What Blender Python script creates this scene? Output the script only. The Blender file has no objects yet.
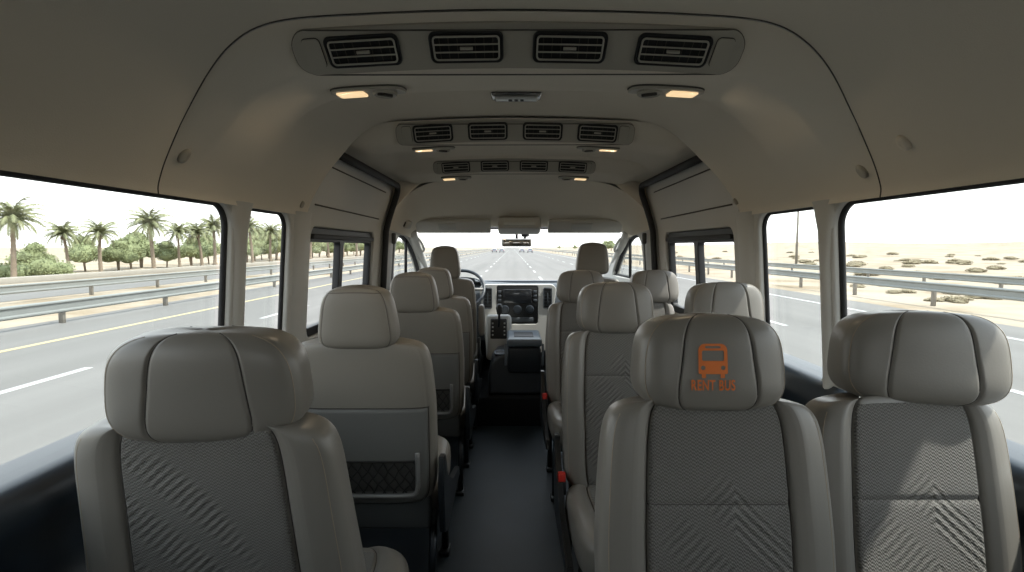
import bpy, bmesh, math, random
from mathutils import Vector, Matrix, noise
random.seed(4)
SC = bpy.context.scene
COL = SC.collection
PI = math.pi

# ------------------------------------------------------------------ camera
cam_d = bpy.data.cameras.new('camera')
cam_d.sensor_width = 36.0
cam_d.lens = 36.0 * 520 / 1024
cam_d.clip_start = 0.02
cam_d.clip_end = 3000
cam = bpy.data.objects.new('camera', cam_d)
cam.location = (0, 0, 1.25)
cam.rotation_euler = (math.radians(90 - 4.29), 0, 0)
COL.objects.link(cam)
SC.camera = cam

# ------------------------------------------------------------------ world
world = bpy.data.worlds.new('hazy_sky')
SC.world = world
world.use_nodes = True
wn = world.node_tree
wn.nodes.clear()
wo = wn.nodes.new('ShaderNodeOutputWorld')
wb = wn.nodes.new('ShaderNodeBackground')
wt = wn.nodes.new('ShaderNodeTexCoord')
ws = wn.nodes.new('ShaderNodeSeparateXYZ')
wr = wn.nodes.new('ShaderNodeValToRGB')
wr.color_ramp.elements[0].position = 0.0
wr.color_ramp.elements[0].color = (1.0, 0.99, 0.97, 1)
wr.color_ramp.elements[1].position = 0.8
wr.color_ramp.elements[1].color = (0.78, 0.88, 1.0, 1)
e = wr.color_ramp.elements.new(0.18)
e.color = (0.95, 0.98, 1.0, 1)
wn.links.new(wt.outputs['Generated'], ws.inputs[0])
wn.links.new(ws.outputs['Z'], wr.inputs[0])
wn.links.new(wr.outputs[0], wb.inputs[0])
wb.inputs[1].default_value = 1.5
wn.links.new(wb.outputs[0], wo.inputs[0])

# ------------------------------------------------------------------ sun
sun_d = bpy.data.lights.new('sun', 'SUN')
sun_d.energy = 3.6
sun_d.angle = math.radians(1.5)
sun_d.color = (1.0, 0.95, 0.87)
sun = bpy.data.objects.new('sun', sun_d)
COL.objects.link(sun)
sun.rotation_euler = Vector((0.52, -0.10, 0.87)).to_track_quat('Z', 'Y').to_euler()
sun.location = (5, 0, 8)

SC.view_settings.view_transform = 'Standard'
SC.view_settings.look = 'None'
SC.view_settings.gamma = 1
SC.view_settings.use_curve_mapping = False
SC.view_settings.exposure = 0.97
SC.cycles.max_bounces = 10
SC.cycles.diffuse_bounces = 6
SC.cycles.transparent_max_bounces = 12
SC.cycles.caustics_reflective = False
SC.cycles.caustics_refractive = False
SC.cycles.sample_clamp_indirect = 6.0


# ------------------------------------------------------------------ materials
def mat(name, col, rough=0.5, metal=0.0, bump=None, var=None, emit=None, spec=0.5, coat=0.0, build=None):
    """bump=(scale, strength, distance, detail); var=(scale, amount)"""
    m = bpy.data.materials.new(name)
    m.use_nodes = True
    nt = m.node_tree
    b = nt.nodes['Principled BSDF']
    b.inputs['Base Color'].default_value = (*col, 1)
    b.inputs['Roughness'].default_value = rough
    b.inputs['Metallic'].default_value = metal
    b.inputs['Specular IOR Level'].default_value = spec
    b.inputs['Coat Weight'].default_value = coat
    tc = nt.nodes.new('ShaderNodeTexCoord')
    if var:
        n = nt.nodes.new('ShaderNodeTexNoise')
        n.inputs['Scale'].default_value = var[0]
        n.inputs['Detail'].default_value = 5
        mx = nt.nodes.new('ShaderNodeMix')
        mx.data_type = 'RGBA'
        k = var[1]
        mx.inputs[6].default_value = (*[c * (1 - k) for c in col], 1)
        mx.inputs[7].default_value = (*[min(1, c * (1 + k)) for c in col], 1)
        nt.links.new(tc.outputs['Object'], n.inputs['Vector'])
        nt.links.new(n.outputs['Fac'], mx.inputs[0])
        nt.links.new(mx.outputs[2], b.inputs['Base Color'])
    if bump:
        n = nt.nodes.new('ShaderNodeTexNoise')
        n.inputs['Scale'].default_value = bump[0]
        n.inputs['Detail'].default_value = bump[3] if len(bump) > 3 else 3
        bm_ = nt.nodes.new('ShaderNodeBump')
        bm_.inputs['Strength'].default_value = bump[1]
        bm_.inputs['Distance'].default_value = bump[2]
        nt.links.new(tc.outputs['Object'], n.inputs['Vector'])
        nt.links.new(n.outputs['Fac'], bm_.inputs['Height'])
        nt.links.new(bm_.outputs[0], b.inputs['Normal'])
    if emit:
        b.inputs['Emission Color'].default_value = (*emit[0], 1)
        b.inputs['Emission Strength'].default_value = emit[1]
    if build:
        build(nt, b, tc)
    return m


def woven_cloth(chevron):
    """knitted cloth: fine rows of loops plus broad embossed diagonal ribs over part of it"""
    def build(nt, b, tc):
        L, N = nt.links, nt.nodes

        def mth(op, a, c=None):
            n = N.new('ShaderNodeMath')
            n.operation = op
            for i, v in enumerate((a, c)):
                if v is None:
                    continue
                if isinstance(v, (int, float)):
                    n.inputs[i].default_value = v
                else:
                    L.new(v, n.inputs[i])
            return n.outputs[0]

        def clamp01(v):
            return mth('MAXIMUM', mth('MINIMUM', v, 1), 0)
        s = N.new('ShaderNodeSeparateXYZ')
        L.new(tc.outputs['Object'], s.inputs[0])
        x, z = s.outputs['X'], s.outputs['Z']
        nz = N.new('ShaderNodeTexNoise')
        nz.inputs['Scale'].default_value = 14
        L.new(tc.outputs['Object'], nz.inputs['Vector'])
        wob = mth('MULTIPLY', mth('SUBTRACT', nz.outputs['Fac'], .5), .012)
        lx = mth('SINE', mth('MULTIPLY', x, 1050))
        lz = mth('SINE', mth('ADD', mth('MULTIPLY', z, 1050), mth('MULTIPLY', mth('SINE', mth('MULTIPLY', x, 525)), 1.6)))
        loop = mth('MULTIPLY', lx, lz)
        if chevron:
            ax = mth('ABSOLUTE', mth('SUBTRACT', x, .025))
            rib = mth('SINE', mth('MULTIPLY', mth('ADD', mth('ADD', ax, z), wob), 330))
            edge = mth('SUBTRACT', mth('SUBTRACT', .52, mth('MULTIPLY', ax, 1.0)), z)
        else:
            rib = mth('SINE', mth('MULTIPLY', mth('ADD', mth('SUBTRACT', mth('MULTIPLY', x, .85), z), wob), 350))
            edge = mth('SUBTRACT', mth('SUBTRACT', .58, mth('MULTIPLY', mth('MAXIMUM', mth('ADD', x, .03), 0), 1.9)), z)
        mask = clamp01(mth('MULTIPLY', edge, 22))
        # the rib field is broken up along a diagonal band
        band = mth('SINE', mth('MULTIPLY', mth('ADD', mth('ADD', x, z), wob), 46))
        mask = mth('MULTIPLY', mask, clamp01(mth('ADD', mth('MULTIPLY', band, 1.2), .95)))
        h = mth('ADD', mth('MULTIPLY', mth('MULTIPLY', rib, mask), .85), mth('MULTIPLY', loop, .55))
        bp = N.new('ShaderNodeBump')
        bp.inputs['Strength'].default_value = 1.0
        bp.inputs['Distance'].default_value = 0.0022
        L.new(h, bp.inputs['Height'])
        L.new(bp.outputs[0], b.inputs['Normal'])
        cr = N.new('ShaderNodeMapRange')
        cr.inputs['From Min'].default_value = -1.2
        cr.inputs['From Max'].default_value = 1.2
        L.new(mth('ADD', mth('MULTIPLY', loop, .9), mth('MULTIPLY', mth('MULTIPLY', rib, mask), .5)), cr.inputs['Value'])
        mx = N.new('ShaderNodeMix')
        mx.data_type = 'RGBA'
        mx.inputs[6].default_value = (0.095, 0.092, 0.085, 1)
        mx.inputs[7].default_value = (0.27, 0.262, 0.242, 1)
        L.new(cr.outputs[0], mx.inputs[0])
        L.new(mx.outputs[2], b.inputs['Base Color'])
    return build


def wavyroad(nt, b, tc):
    L, N = nt.links, nt.nodes
    mp = N.new('ShaderNodeMapping')
    mp.inputs['Scale'].default_value = (1.2, 0.03, 1)
    n = N.new('ShaderNodeTexNoise')
    n.inputs['Scale'].default_value = 1.0
    n.inputs['Detail'].default_value = 6
    cr = N.new('ShaderNodeValToRGB')
    cr.color_ramp.elements[0].position = 0.3
    cr.color_ramp.elements[0].color = (0.118, 0.114, 0.106, 1)
    cr.color_ramp.elements[1].position = 0.7
    cr.color_ramp.elements[1].color = (0.150, 0.145, 0.136, 1)
    L.new(tc.outputs['Object'], mp.inputs[0])
    L.new(mp.outputs[0], n.inputs['Vector'])
    L.new(n.outputs['Fac'], cr.inputs[0])
    L.new(cr.outputs[0], b.inputs['Base Color'])


def sandy(nt, b, tc):
    L, N = nt.links, nt.nodes
    n = N.new('ShaderNodeTexNoise')
    n.inputs['Scale'].default_value = 0.22
    n.inputs['Detail'].default_value = 9
    n.inputs['Roughness'].default_value = 0.65
    cr = N.new('ShaderNodeValToRGB')
    cr.color_ramp.elements[0].position = 0.34
    cr.color_ramp.elements[0].color = (0.20, 0.155, 0.10, 1)
    cr.color_ramp.elements[1].position = 0.62
    cr.color_ramp.elements[1].color = (0.33, 0.285, 0.225, 1)
    e2 = cr.color_ramp.elements.new(0.48)
    e2.color = (0.285, 0.24, 0.18, 1)
    L.new(tc.outputs['Object'], n.inputs['Vector'])
    L.new(n.outputs['Fac'], cr.inputs[0])
    L.new(cr.outputs[0], b.inputs['Base Color'])


M = {}
M['leather'] = mat('grey_beige_leather', (0.192, 0.180, 0.160), 0.36, bump=(260, 0.25, 0.0006), var=(6, 0.06))
M['leather2'] = mat('skylit_back_leather', (0.235, 0.216, 0.186), 0.44, bump=(300, 0.2, 0.0005), var=(5, 0.05))  # lighter than the other leather: skylight from the windscreen put into the colour
M['seam2'] = mat('grey_seam_thread', (0.085, 0.078, 0.066), 0.8, bump=(500, 0.3, 0.0003))
M['seam'] = mat('dark_seam_thread', (0.05, 0.045, 0.04), 0.8, bump=(500, 0.3, 0.0003))
M['stitch'] = mat('tan_stitching', (0.30, 0.25, 0.19), 0.8, bump=(900, 0.4, 0.0003))
M['fabric'] = mat('woven_seat_cloth', (0.3, 0.28, 0.24), 0.9, spec=0.25, build=woven_cloth(True))
M['fabric_ribbed'] = mat('ribbed_woven_seat_cloth', (0.3, 0.28, 0.24), 0.9, spec=0.25, build=woven_cloth(False))
M['backpanel'] = mat('grey_back_panel', (0.165, 0.165, 0.155), 0.55, bump=(500, 0.25, 0.0004), var=(4, 0.05))
M['rim'] = mat('grey_plastic_rim', (0.22, 0.22, 0.215), 0.5, bump=(500, 0.1, 0.0003))
M['net'] = mat('black_net_cord', (0.012, 0.012, 0.012), 0.7, bump=(800, 0.2, 0.0003))
M['pocket'] = mat('pocket_backing', (0.075, 0.075, 0.07), 0.9, bump=(400, 0.2, 0.0004))
M['skirt'] = mat('dark_grey_skirt', (0.06, 0.065, 0.065), 0.85, bump=(400, 0.5, 0.0006))
M['frame'] = mat('black_steel_frame', (0.012, 0.016, 0.02), 0.4, metal=0.2, bump=(200, 0.1, 0.0004))
M['ceiling'] = mat('headliner_fabric', (0.72, 0.665, 0.57), 0.95, spec=0.1, bump=(420, 0.55, 0.0009, 4), var=(2.2, 0.035))
M['trim'] = mat('grey_beige_trim', (0.50, 0.49, 0.455), 0.55, bump=(500, 0.15, 0.0004), var=(3, 0.03))
M['ventpanel'] = mat('vent_panel_plastic', (0.42, 0.395, 0.335), 0.6, bump=(500, 0.15, 0.0004))
M['ventring'] = mat('vent_bezel_grey', (0.44, 0.42, 0.365), 0.45, bump=(500, 0.1, 0.0003))
M['black'] = mat('black_plastic', (0.010, 0.011, 0.012), 0.5, bump=(400, 0.15, 0.0004))
M['rubber'] = mat('black_rubber', (0.013, 0.013, 0.014), 0.65, bump=(300, 0.2, 0.0004))
M['navy'] = mat('navy_black_plastic', (0.014, 0.022, 0.032), 0.33, spec=0.6, bump=(260, 0.12, 0.0004))
M['floor'] = mat('navy_vinyl_floor', (0.011, 0.020, 0.028), 0.55, bump=(140, 0.35, 0.0008), var=(7, 0.35))
M['carpet'] = mat('black_cabin_carpet', (0.010, 0.012, 0.014), 0.9, spec=.2, bump=(500, 0.6, 0.001))
M['console'] = mat('dark_console_plastic', (0.02, 0.026, 0.033), 0.38, bump=(400, 0.15, 0.0004))
M['lid'] = mat('grey_blue_lid_vinyl', (0.13, 0.16, 0.19), 0.35, bump=(300, 0.2, 0.0005))
M['silver'] = mat('silver_dash_plastic', (0.42, 0.42, 0.40), 0.4, bump=(500, 0.1, 0.0003))
M['dash'] = mat('dark_dash_plastic', (0.05, 0.06, 0.07), 0.6, bump=(300, 0.3, 0.0006))
M['screen'] = mat('dark_screen_glass', (0.02, 0.022, 0.025), 0.12, coat=0.3, var=(3, 0.1))
M['chrome'] = mat('satin_chrome', (0.7, 0.7, 0.68), 0.22, metal=1.0, bump=(300, 0.05, 0.0002))
M['lens'] = mat('lit_lamp_lens', (0.9, 0.8, 0.6), 0.3, emit=((1.0, 0.70, 0.38), 0.46), bump=(300, 0.3, 0.0005))
M['clear'] = mat('clear_dome_cover', (0.55, 0.57, 0.55), 0.15, spec=0.8, bump=(250, 0.15, 0.0005))
M['red'] = mat('red_buckle_button', (0.55, 0.03, 0.02), 0.4, bump=(300, 0.05, 0.0002))
M['belt'] = mat('grey_belt_webbing', (0.07, 0.07, 0.068), 0.8, bump=(700, 0.4, 0.0004))
M['orange'] = mat('orange_print', (0.70, 0.17, 0.025), 0.6, bump=(400, 0.2, 0.0003))
M['steel'] = mat('galvanised_rail', (0.20, 0.21, 0.20), 0.5, metal=0.2, bump=(20, 0.1, 0.003), var=(3, 0.12))
M['post'] = mat('rail_post_steel', (0.19, 0.175, 0.15), 0.6, metal=0.2, var=(8, 0.15))
M['road'] = mat('asphalt', (0.26, 0.26, 0.26), 0.8, spec=0.3, build=wavyroad)
M['sand'] = mat('desert_sand', (0.5, 0.42, 0.32), 0.95, spec=0.1, build=sandy)
M['whiteline'] = mat('white_road_paint', (0.36, 0.36, 0.35), 0.7, var=(4, 0.1))
M['yellowline'] = mat('yellow_road_paint', (0.36, 0.30, 0.16), 0.7, var=(4, 0.1))
M['concrete'] = mat('pale_concrete', (0.27, 0.25, 0.215), 0.9, var=(2, 0.1))
M['trunk'] = mat('palm_trunk_bark', (0.21, 0.165, 0.12), 0.95, bump=(14, 0.8, 0.05), var=(6, 0.3))  # bark lightened, outdoor haze is mixed into its colour
M['frond'] = mat('hazed_palm_leaf', (0.19, 0.20, 0.10), 0.7, var=(1.2, 0.3))  # pale green carries the haze of distance, painted into the fronds
M['leaf'] = mat('hazed_shrub_leaf', (0.185, 0.21, 0.10), 0.8, var=(1.5, 0.35))  # foliage colour raised to stand in for haze in the air
M['dryleaf'] = mat('dry_scrub_leaf', (0.23, 0.195, 0.125), 0.9, var=(1.5, 0.25))
M['carpaint'] = mat('pale_car_paint', (0.22, 0.23, 0.25), 0.3, coat=0.5, var=(1, 0.05))
M['cardark'] = mat('dark_car_paint', (0.08, 0.09, 0.11), 0.3, coat=0.5, var=(1, 0.05))
M['body'] = mat('outer_body_paint', (0.6, 0.6, 0.6), 0.5, var=(1, 0.03))
g = bpy.data.materials.new('window_glass')
g.use_nodes = True
nt = g.node_tree
nt.nodes.clear()
o_ = nt.nodes.new('ShaderNodeOutputMaterial')
tr = nt.nodes.new('ShaderNodeBsdfTransparent')
tr.inputs[0].default_value = (0.95, 0.97, 0.965, 1)
gl = nt.nodes.new('ShaderNodeBsdfGlossy')
gl.inputs['Roughness'].default_value = 0.02
lw = nt.nodes.new('ShaderNodeLayerWeight')
lw.inputs['Blend'].default_value = 0.5
pw = nt.nodes.new('ShaderNodeMath')
pw.operation = 'POWER'
pw.inputs[1].default_value = 5
fr = nt.nodes.new('ShaderNodeMath')
fr.operation = 'MULTIPLY_ADD'
fr.inputs[1].default_value = 0.5
fr.inputs[2].default_value = 0.02
nt.links.new(lw.outputs['Facing'], pw.inputs[0])
nt.links.new(pw.outputs[0], fr.inputs[0])
mx = nt.nodes.new('ShaderNodeMixShader')
nt.links.new(fr.outputs[0], mx.inputs[0])
nt.links.new(tr.outputs[0], mx.inputs[1])
nt.links.new(gl.outputs[0], mx.inputs[2])
nt.links.new(mx.outputs[0], o_.inputs[0])
M['glass'] = g


# ------------------------------------------------------------------ helpers
def obj(name, me, material=None, parent=None, loc=None, rot=None, smooth=True):
    if isinstance(me, bmesh.types.BMesh):
        bm = me
        me = bpy.data.meshes.new(name)
        bm.normal_update()
        bm.to_mesh(me)
        bm.free()
    if material is not None:
        me.materials.clear()
        me.materials.append(material)
    if smooth:
        for p in me.polygons:
            p.use_smooth = True
    o = bpy.data.objects.new(name, me)
    COL.objects.link(o)
    if parent is not None:
        o.parent = parent
    if loc:
        o.location = loc
    if rot:
        o.rotation_euler = rot
    return o


def smooth_by_angle(o, deg=38):
    me = o.data
    bm = bmesh.new()
    bm.from_mesh(me)
    lim = math.radians(deg)
    for e in bm.edges:
        if len(e.link_faces) == 2 and e.calc_face_angle(0) > lim:
            e.smooth = False
    bm.to_mesh(me)
    bm.free()
    return o


def empty(name, loc=(0, 0, 0), rz=0):
    o = bpy.data.objects.new(name, None)
    o.empty_display_size = 0.1
    COL.objects.link(o)
    o.location = loc
    o.rotation_euler = (0, 0, rz)
    return o


def tag(o, label, cat, group=None, kind=None):
    o['label'] = label
    o['category'] = cat
    if group:
        o['group'] = group
    if kind:
        o['kind'] = kind
    return o


def struct(o):
    o['kind'] = 'structure'
    return o


def copy_tree(o, parent=None):
    c = o.copy()
    COL.objects.link(c)
    if parent is not None:
        c.parent = parent
    for ch in list(o.children):
        copy_tree(ch, c)
    return c


def add_box(bm, x0, x1, y0, y1, z0, z1, bev=0.0, seg=2, mtx=None):
    vs = [bm.verts.new((x, y, z)) for x in (x0, x1) for y in (y0, y1) for z in (z0, z1)]
    fs = []
    for idx in ((0, 1, 3, 2), (4, 6, 7, 5), (0, 4, 5, 1), (2, 3, 7, 6), (0, 2, 6, 4), (1, 5, 7, 3)):
        fs.append(bm.faces.new([vs[i] for i in idx]))
    geo = vs
    if bev > 0:
        es = list({e for f in fs for e in f.edges})
        r = bmesh.ops.bevel(bm, geom=es, offset=bev, segments=seg, profile=0.5, affect='EDGES')
        geo = list({v for f in r['faces'] for v in f.verts} | {v for v in vs if v.is_valid})
    if mtx is not None:
        for v in geo:
            v.co = mtx @ v.co
    return geo


def box(name, dims, material, parent=None, bev=0.0, seg=2, loc=None, rot=None):
    bm = bmesh.new()
    add_box(bm, *dims, bev, seg)
    o = obj(name, bm, material, parent, loc, rot)
    return smooth_by_angle(o, 45) if bev == 0 else smooth_by_angle(o, 60)


def add_tube(bm, pts, r, seg=8, closed=False, rads=None, flat=1.0):
    pts = [Vector(p) for p in pts]
    n = len(pts)
    rings = []
    up = None
    for i, p in enumerate(pts):
        if closed:
            t = pts[(i + 1) % n] - pts[i - 1]
        else:
            t = pts[min(i + 1, n - 1)] - pts[max(i - 1, 0)]
        if t.length < 1e-9:
            t = Vector((0, 0, 1))
        t.normalize()
        if up is None:
            up = Vector((0, 0, 1)) if abs(t.z) < 0.9 else Vector((1, 0, 0))
        u = up - t * up.dot(t)
        if u.length < 1e-6:
            u = t.orthogonal()
        u.normalize()
        up = u
        w = t.cross(u)
        rr = rads[i] if rads else r
        rings.append([bm.verts.new(p + (u * math.cos(a) * flat + w * math.sin(a)) * rr)
                      for a in [2 * PI * k / seg for k in range(seg)]])
    m = n if closed else n - 1
    for i in range(m):
        A, B = rings[i], rings[(i + 1) % n]
        for k in range(seg):
            bm.faces.new((A[k], A[(k + 1) % seg], B[(k + 1) % seg], B[k]))
    if not closed:
        bm.faces.new(rings[0][::-1])
        bm.faces.new(rings[-1])


def tube(name, pts, r, material, parent=None, seg=8, closed=False, rads=None, flat=1.0):
    bm = bmesh.new()
    add_tube(bm, pts, r, seg, closed, rads, flat)
    return obj(name, bm, material, parent)


def add_lathe(bm, prof, seg=24, mtx=None):
    rings = []
    for r, z in prof:
        ring = []
        for k in range(seg):
            a = 2 * PI * k / seg
            v = Vector((r * math.cos(a), r * math.sin(a), z))
            ring.append(bm.verts.new(mtx @ v if mtx else v))
        rings.append(ring)
    for A, B in zip(rings, rings[1:]):
        for k in range(seg):
            bm.faces.new((A[k], A[(k + 1) % seg], B[(k + 1) % seg], B[k]))
    bm.faces.new(rings[0][::-1])
    bm.faces.new(rings[-1])


def grid_mesh(rows, closed_u=False):
    bm = bmesh.new()
    V = [[bm.verts.new(p) for p in r] for r in rows]
    for A, B in zip(V, V[1:]):
        n = len(A)
        for k in range(n if closed_u else n - 1):
            q = [A[k], A[(k + 1) % n], B[(k + 1) % n], B[k]]
            bm.faces.new(q)
    return bm


def rrect(x0, x1, y0, y1, r, n=6, radii=None):
    """rounded rectangle loop, counter-clockwise; radii = (bl, br, tr, tl)"""
    R = radii or (r, r, r, r)
    cs = ((x0, y0, PI, R[0], 1, 1), (x1, y0, 1.5 * PI, R[1], -1, 1), (x1, y1, 0, R[2], -1, -1), (x0, y1, 0.5 * PI, R[3], 1, -1))
    out = []
    for cx, cy, a0, rr, sx, sy in cs:
        for k in range(n + 1):
            a = a0 + k * PI / 2 / n
            out.append((cx + sx * rr + rr * math.cos(a), cy + sy * rr + rr * math.sin(a)))
    return out


def curve_panel(outer, holes, thick, bevel=0.0, fine=0.06):
    """2D outline with holes -> solid sheet mesh (u, v, w) with w in +-thick/2"""
    cu = bpy.data.curves.new('tmp', 'CURVE')
    cu.dimensions = '2D'
    cu.fill_mode = 'BOTH'
    for loop in [outer] + list(holes):
        sp = cu.splines.new('POLY')
        sp.points.add(len(loop) - 1)
        for p, q in zip(sp.points, loop):
            p.co = (q[0], q[1], 0, 1)
        sp.use_cyclic_u = True
    cu.extrude = thick / 2 - bevel
    cu.bevel_depth = bevel
    cu.bevel_resolution = 2
    cu.offset = -bevel
    o = bpy.data.objects.new('tmp', cu)
    COL.objects.link(o)
    dg = bpy.context.evaluated_depsgraph_get()
    dg.update()
    me = bpy.data.meshes.new_from_object(o.evaluated_get(dg))
    bpy.data.objects.remove(o)
    bpy.data.curves.remove(cu)
    return me


def sm(a, b, x):
    t = max(0.0, min(1.0, (x - a) / (b - a)))
    return t * t * (3 - 2 * t)


def interp(keys, x):
    if x <= keys[0][0]:
        return keys[0][1]
    for (a, fa), (b, fb) in zip(keys, keys[1:]):
        if x <= b:
            return fa + (fb - fa) * (x - a) / (b - a)
    return keys[-1][1]


def interp_s(keys, x):
    if x <= keys[0][0]:
        return keys[0][1]
    for (a, fa), (b, fb) in zip(keys, keys[1:]):
        if x <= b:
            return fa + (fb - fa) * sm(a, b, x)
    return keys[-1][1]


def catmull(pts, n):
    """resample a 2D polyline smoothly, n per segment"""
    P = [Vector(p) for p in pts]
    out = []
    for i in range(len(P) - 1):
        p0, p1, p2, p3 = P[max(i - 1, 0)], P[i], P[i + 1], P[min(i + 2, len(P) - 1)]
        for k in range(n):
            t = k / n
            out.append(0.5 * ((2 * p1) + (p2 - p0) * t + (2 * p0 - 5 * p1 + 4 * p2 - p3) * t * t + (3 * p1 - p0 - 3 * p2 + p3) * t ** 3))
    out.append(P[-1])
    return out


# ================================================================== THE GROUND OUTSIDE
ZR = -0.70


def hill(x, y):
    d = max(0, x - 24)
    h = 0.0
    if x > 24:
        h += min(d * 0.012, 2.0) + 0.5 * sm(24, 60, x) * noise.noise(Vector((x * 0.05, y * 0.03, 0)))
        h += 5.0 * sm(90, 260, x) * (0.35 + 0.65 * max(0, noise.noise(Vector((x * 0.006, y * 0.0065, 3.3))) + .35))
    if x < -30:
        h += min((-x - 30) * 0.004, 0.8)
    return h


xs = [-900, -500, -300, -200, -120, -80, -60, -45, -36, -30, -26, -22, -18, -15, -12.6] + [12.6, 14, 16, 18, 20, 22, 24, 27, 30, 34, 38, 44, 50, 58, 68, 80, 95, 115, 140, 170, 210, 260, 320, 420, 600, 900]
ys = [-300, -150, -80, -50, -35, -25, -18, -12, -6] + [k * 3 for k in range(0, 40)] + [130, 145, 160, 180, 200, 230, 260, 300, 350, 420, 500, 620, 800, 1100, 1800]
rows = [[(x, y, ZR - 0.02 + hill(x, y)) for x in xs] for y in ys]
ground = struct(obj('ground', grid_mesh(rows), M['sand']))
bm = bmesh.new()
add_box(bm, -12.2, 12.4, -300, 1800, ZR - 0.1, ZR)
add_box(bm, -25.2, -18.2, -300, 1800, ZR - 0.1, ZR - 0.005)
struct(obj('ground', bm, M['road'], smooth=False))
bm = bmesh.new()
for x in (-6.85, -2.07, 1.78, 6.8):
    for k in range(-6, 90):
        y0 = k * 9.0 + (5.1 if x < 0 else 3.8)
        add_box(bm, x - 0.07, x + 0.07, y0, y0 + 3.2, ZR, ZR + 0.006)
add_box(bm, 10.6, 10.76, -300, 1500, ZR, ZR + 0.006)
lm = struct(obj('ground', bm, M['whiteline'], smooth=False))
bm = bmesh.new()
add_box(bm, -9.62, -9.46, -300, 1500, ZR, ZR + 0.006)
struct(obj('ground', bm, M['yellowline'], smooth=False))
bm = bmesh.new()
add_box(bm, -27.2, -26.8, -200, 600, ZR - 0.05, ZR + 0.32, 0.04)
kerb = tag(obj('concrete_barrier', bm, M['concrete']), 'low pale concrete barrier running in front of the palm trees', 'barrier')


def guard_rail(x, h, y0, y1, label, step=4.0, side=1, double=False):
    t = empty('guard_rail', (x, 0, ZR))
    tag(t, label, 'guard rail')
    prof = [(-0.0, 0.16), (0.035, 0.13), (0.035, 0.10), (0.0, 0.065), (0.0, 0.035), (0.0, -0.035), (0.0, -0.065), (0.035, -0.10), (0.035, -0.13), (0.0, -0.16)]
    prof = prof + [(px_ - 0.006, pz) for px_, pz in prof[::-1]]
    for zc in ([h - 0.16] if not double else [h - 0.16]):
        rws = [[(px_ * side, yy, zc + pz) for px_, pz in prof] for yy in (y0, y1)]
        o = obj('rail', grid_mesh(rws, True), M['steel'], t, smooth=False)
    k = 0
    y = y0 + 1.3
    pm = None
    while y < y1 and k < 95:
        if pm is None:
            b2 = bmesh.new()
            add_box(b2, -0.06, 0.06, -0.05, 0.05, -0.05, h - 0.02, 0.008, 1)
            p = obj('post', b2, M['post'], t, loc=(-0.09 * side, y, 0))
            pm = p.data
        else:
            p = bpy.data.objects.new('post', pm)
            COL.objects.link(p)
            p.parent = t
            p.location = (-0.09 * side, y, 0)
        y += step if y < 120 else step * 3
        k += 1
    return t


guard_rail(-11.5, 0.60, -20, 500, 'nearer grey steel guard rail beside the yellow line on the left', 4, 1)
guard_rail(-17.2, 0.66, -20, 500, 'farther steel guard rail before the palms, across the sandy median', 4, 1)
guard_rail(14.0, 0.78, -20, 500, 'nearer grey steel guard rail on the right roadside', 4, -1)
guard_rail(20.0, 0.76, -20, 500, 'farther thin steel guard rail at the foot of the desert sand', 4, -1)


# ---- palms
def frond(bm, base, az, el, L, droop):
    pts = []
    p = Vector(base)
    n = 11
    e_ = el
    for i in range(n + 1):
        pts.append(p.copy())
        d = Vector((math.cos(az) * math.cos(e_), math.sin(az) * math.cos(e_), math.sin(e_)))
        p = p + d * L / n
        e_ -= droop / n * (0.5 + i / n)
    side = Vector((-math.sin(az), math.cos(az), 0))
    add_tube(bm, pts, 0.02, 4, rads=[0.03 * (1 - 0.8 * i / n) for i in range(n + 1)])
    for i in range(1, n * 3):
        f = i / (n * 3)
        a = pts[int(f * n)].lerp(pts[min(int(f * n) + 1, n)], f * n - int(f * n))
        t = (pts[min(int(f * n) + 1, n)] - pts[int(f * n)]).normalized()
        ll = 0.46 * math.sin(PI * min(1, f * 0.85 + 0.15)) ** 0.6 * L / 1.9
        for s in (-1, 1):
            dn = Vector((0, 0, -0.35 - random.random() * 0.3))
            tip = a + (side * s * 0.8 + t * 0.75 + dn).normalized() * ll
            w = t * 0.028
            v = [bm.verts.new(q) for q in (a - w, a + w, tip)]
            bm.faces.new(v)


def make_palm(label, cat, H, lean, seed, nf=40):
    random.seed(seed)
    t = empty('palm_tree')
    tag(t, label, cat)
    bm = bmesh.new()
    pts, rr = [], []
    n = 26
    for i in range(n + 1):
        f = i / n
        pts.append((lean * f * f, 0.05 * math.sin(f * 3), H * f))
        rr.append((0.135 - 0.04 * f + (0.06 if f < .05 else 0)) * (1.12 if i % 2 else 0.94))
    add_tube(bm, pts, 0.15, 10, rads=rr)
    # stubs of cut fronds at the crown's foot
    for i in range(16):
        a = i * 2.4
        q = Vector(pts[-1]) + Vector((0, 0, -0.5 + 0.03 * i))
        add_tube(bm, [q, q + Vector((math.cos(a) * .22, math.sin(a) * .22, .16))], 0.04, 5)
    obj('trunk', bm, M['trunk'], t)
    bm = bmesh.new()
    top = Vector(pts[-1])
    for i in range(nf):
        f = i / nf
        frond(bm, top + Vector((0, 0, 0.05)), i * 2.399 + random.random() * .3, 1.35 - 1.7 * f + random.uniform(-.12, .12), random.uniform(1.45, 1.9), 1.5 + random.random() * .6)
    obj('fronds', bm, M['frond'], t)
    return t


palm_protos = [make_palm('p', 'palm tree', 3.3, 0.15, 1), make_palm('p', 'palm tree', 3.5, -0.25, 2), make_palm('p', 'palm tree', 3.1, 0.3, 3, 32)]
first = [True] * 3


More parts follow.
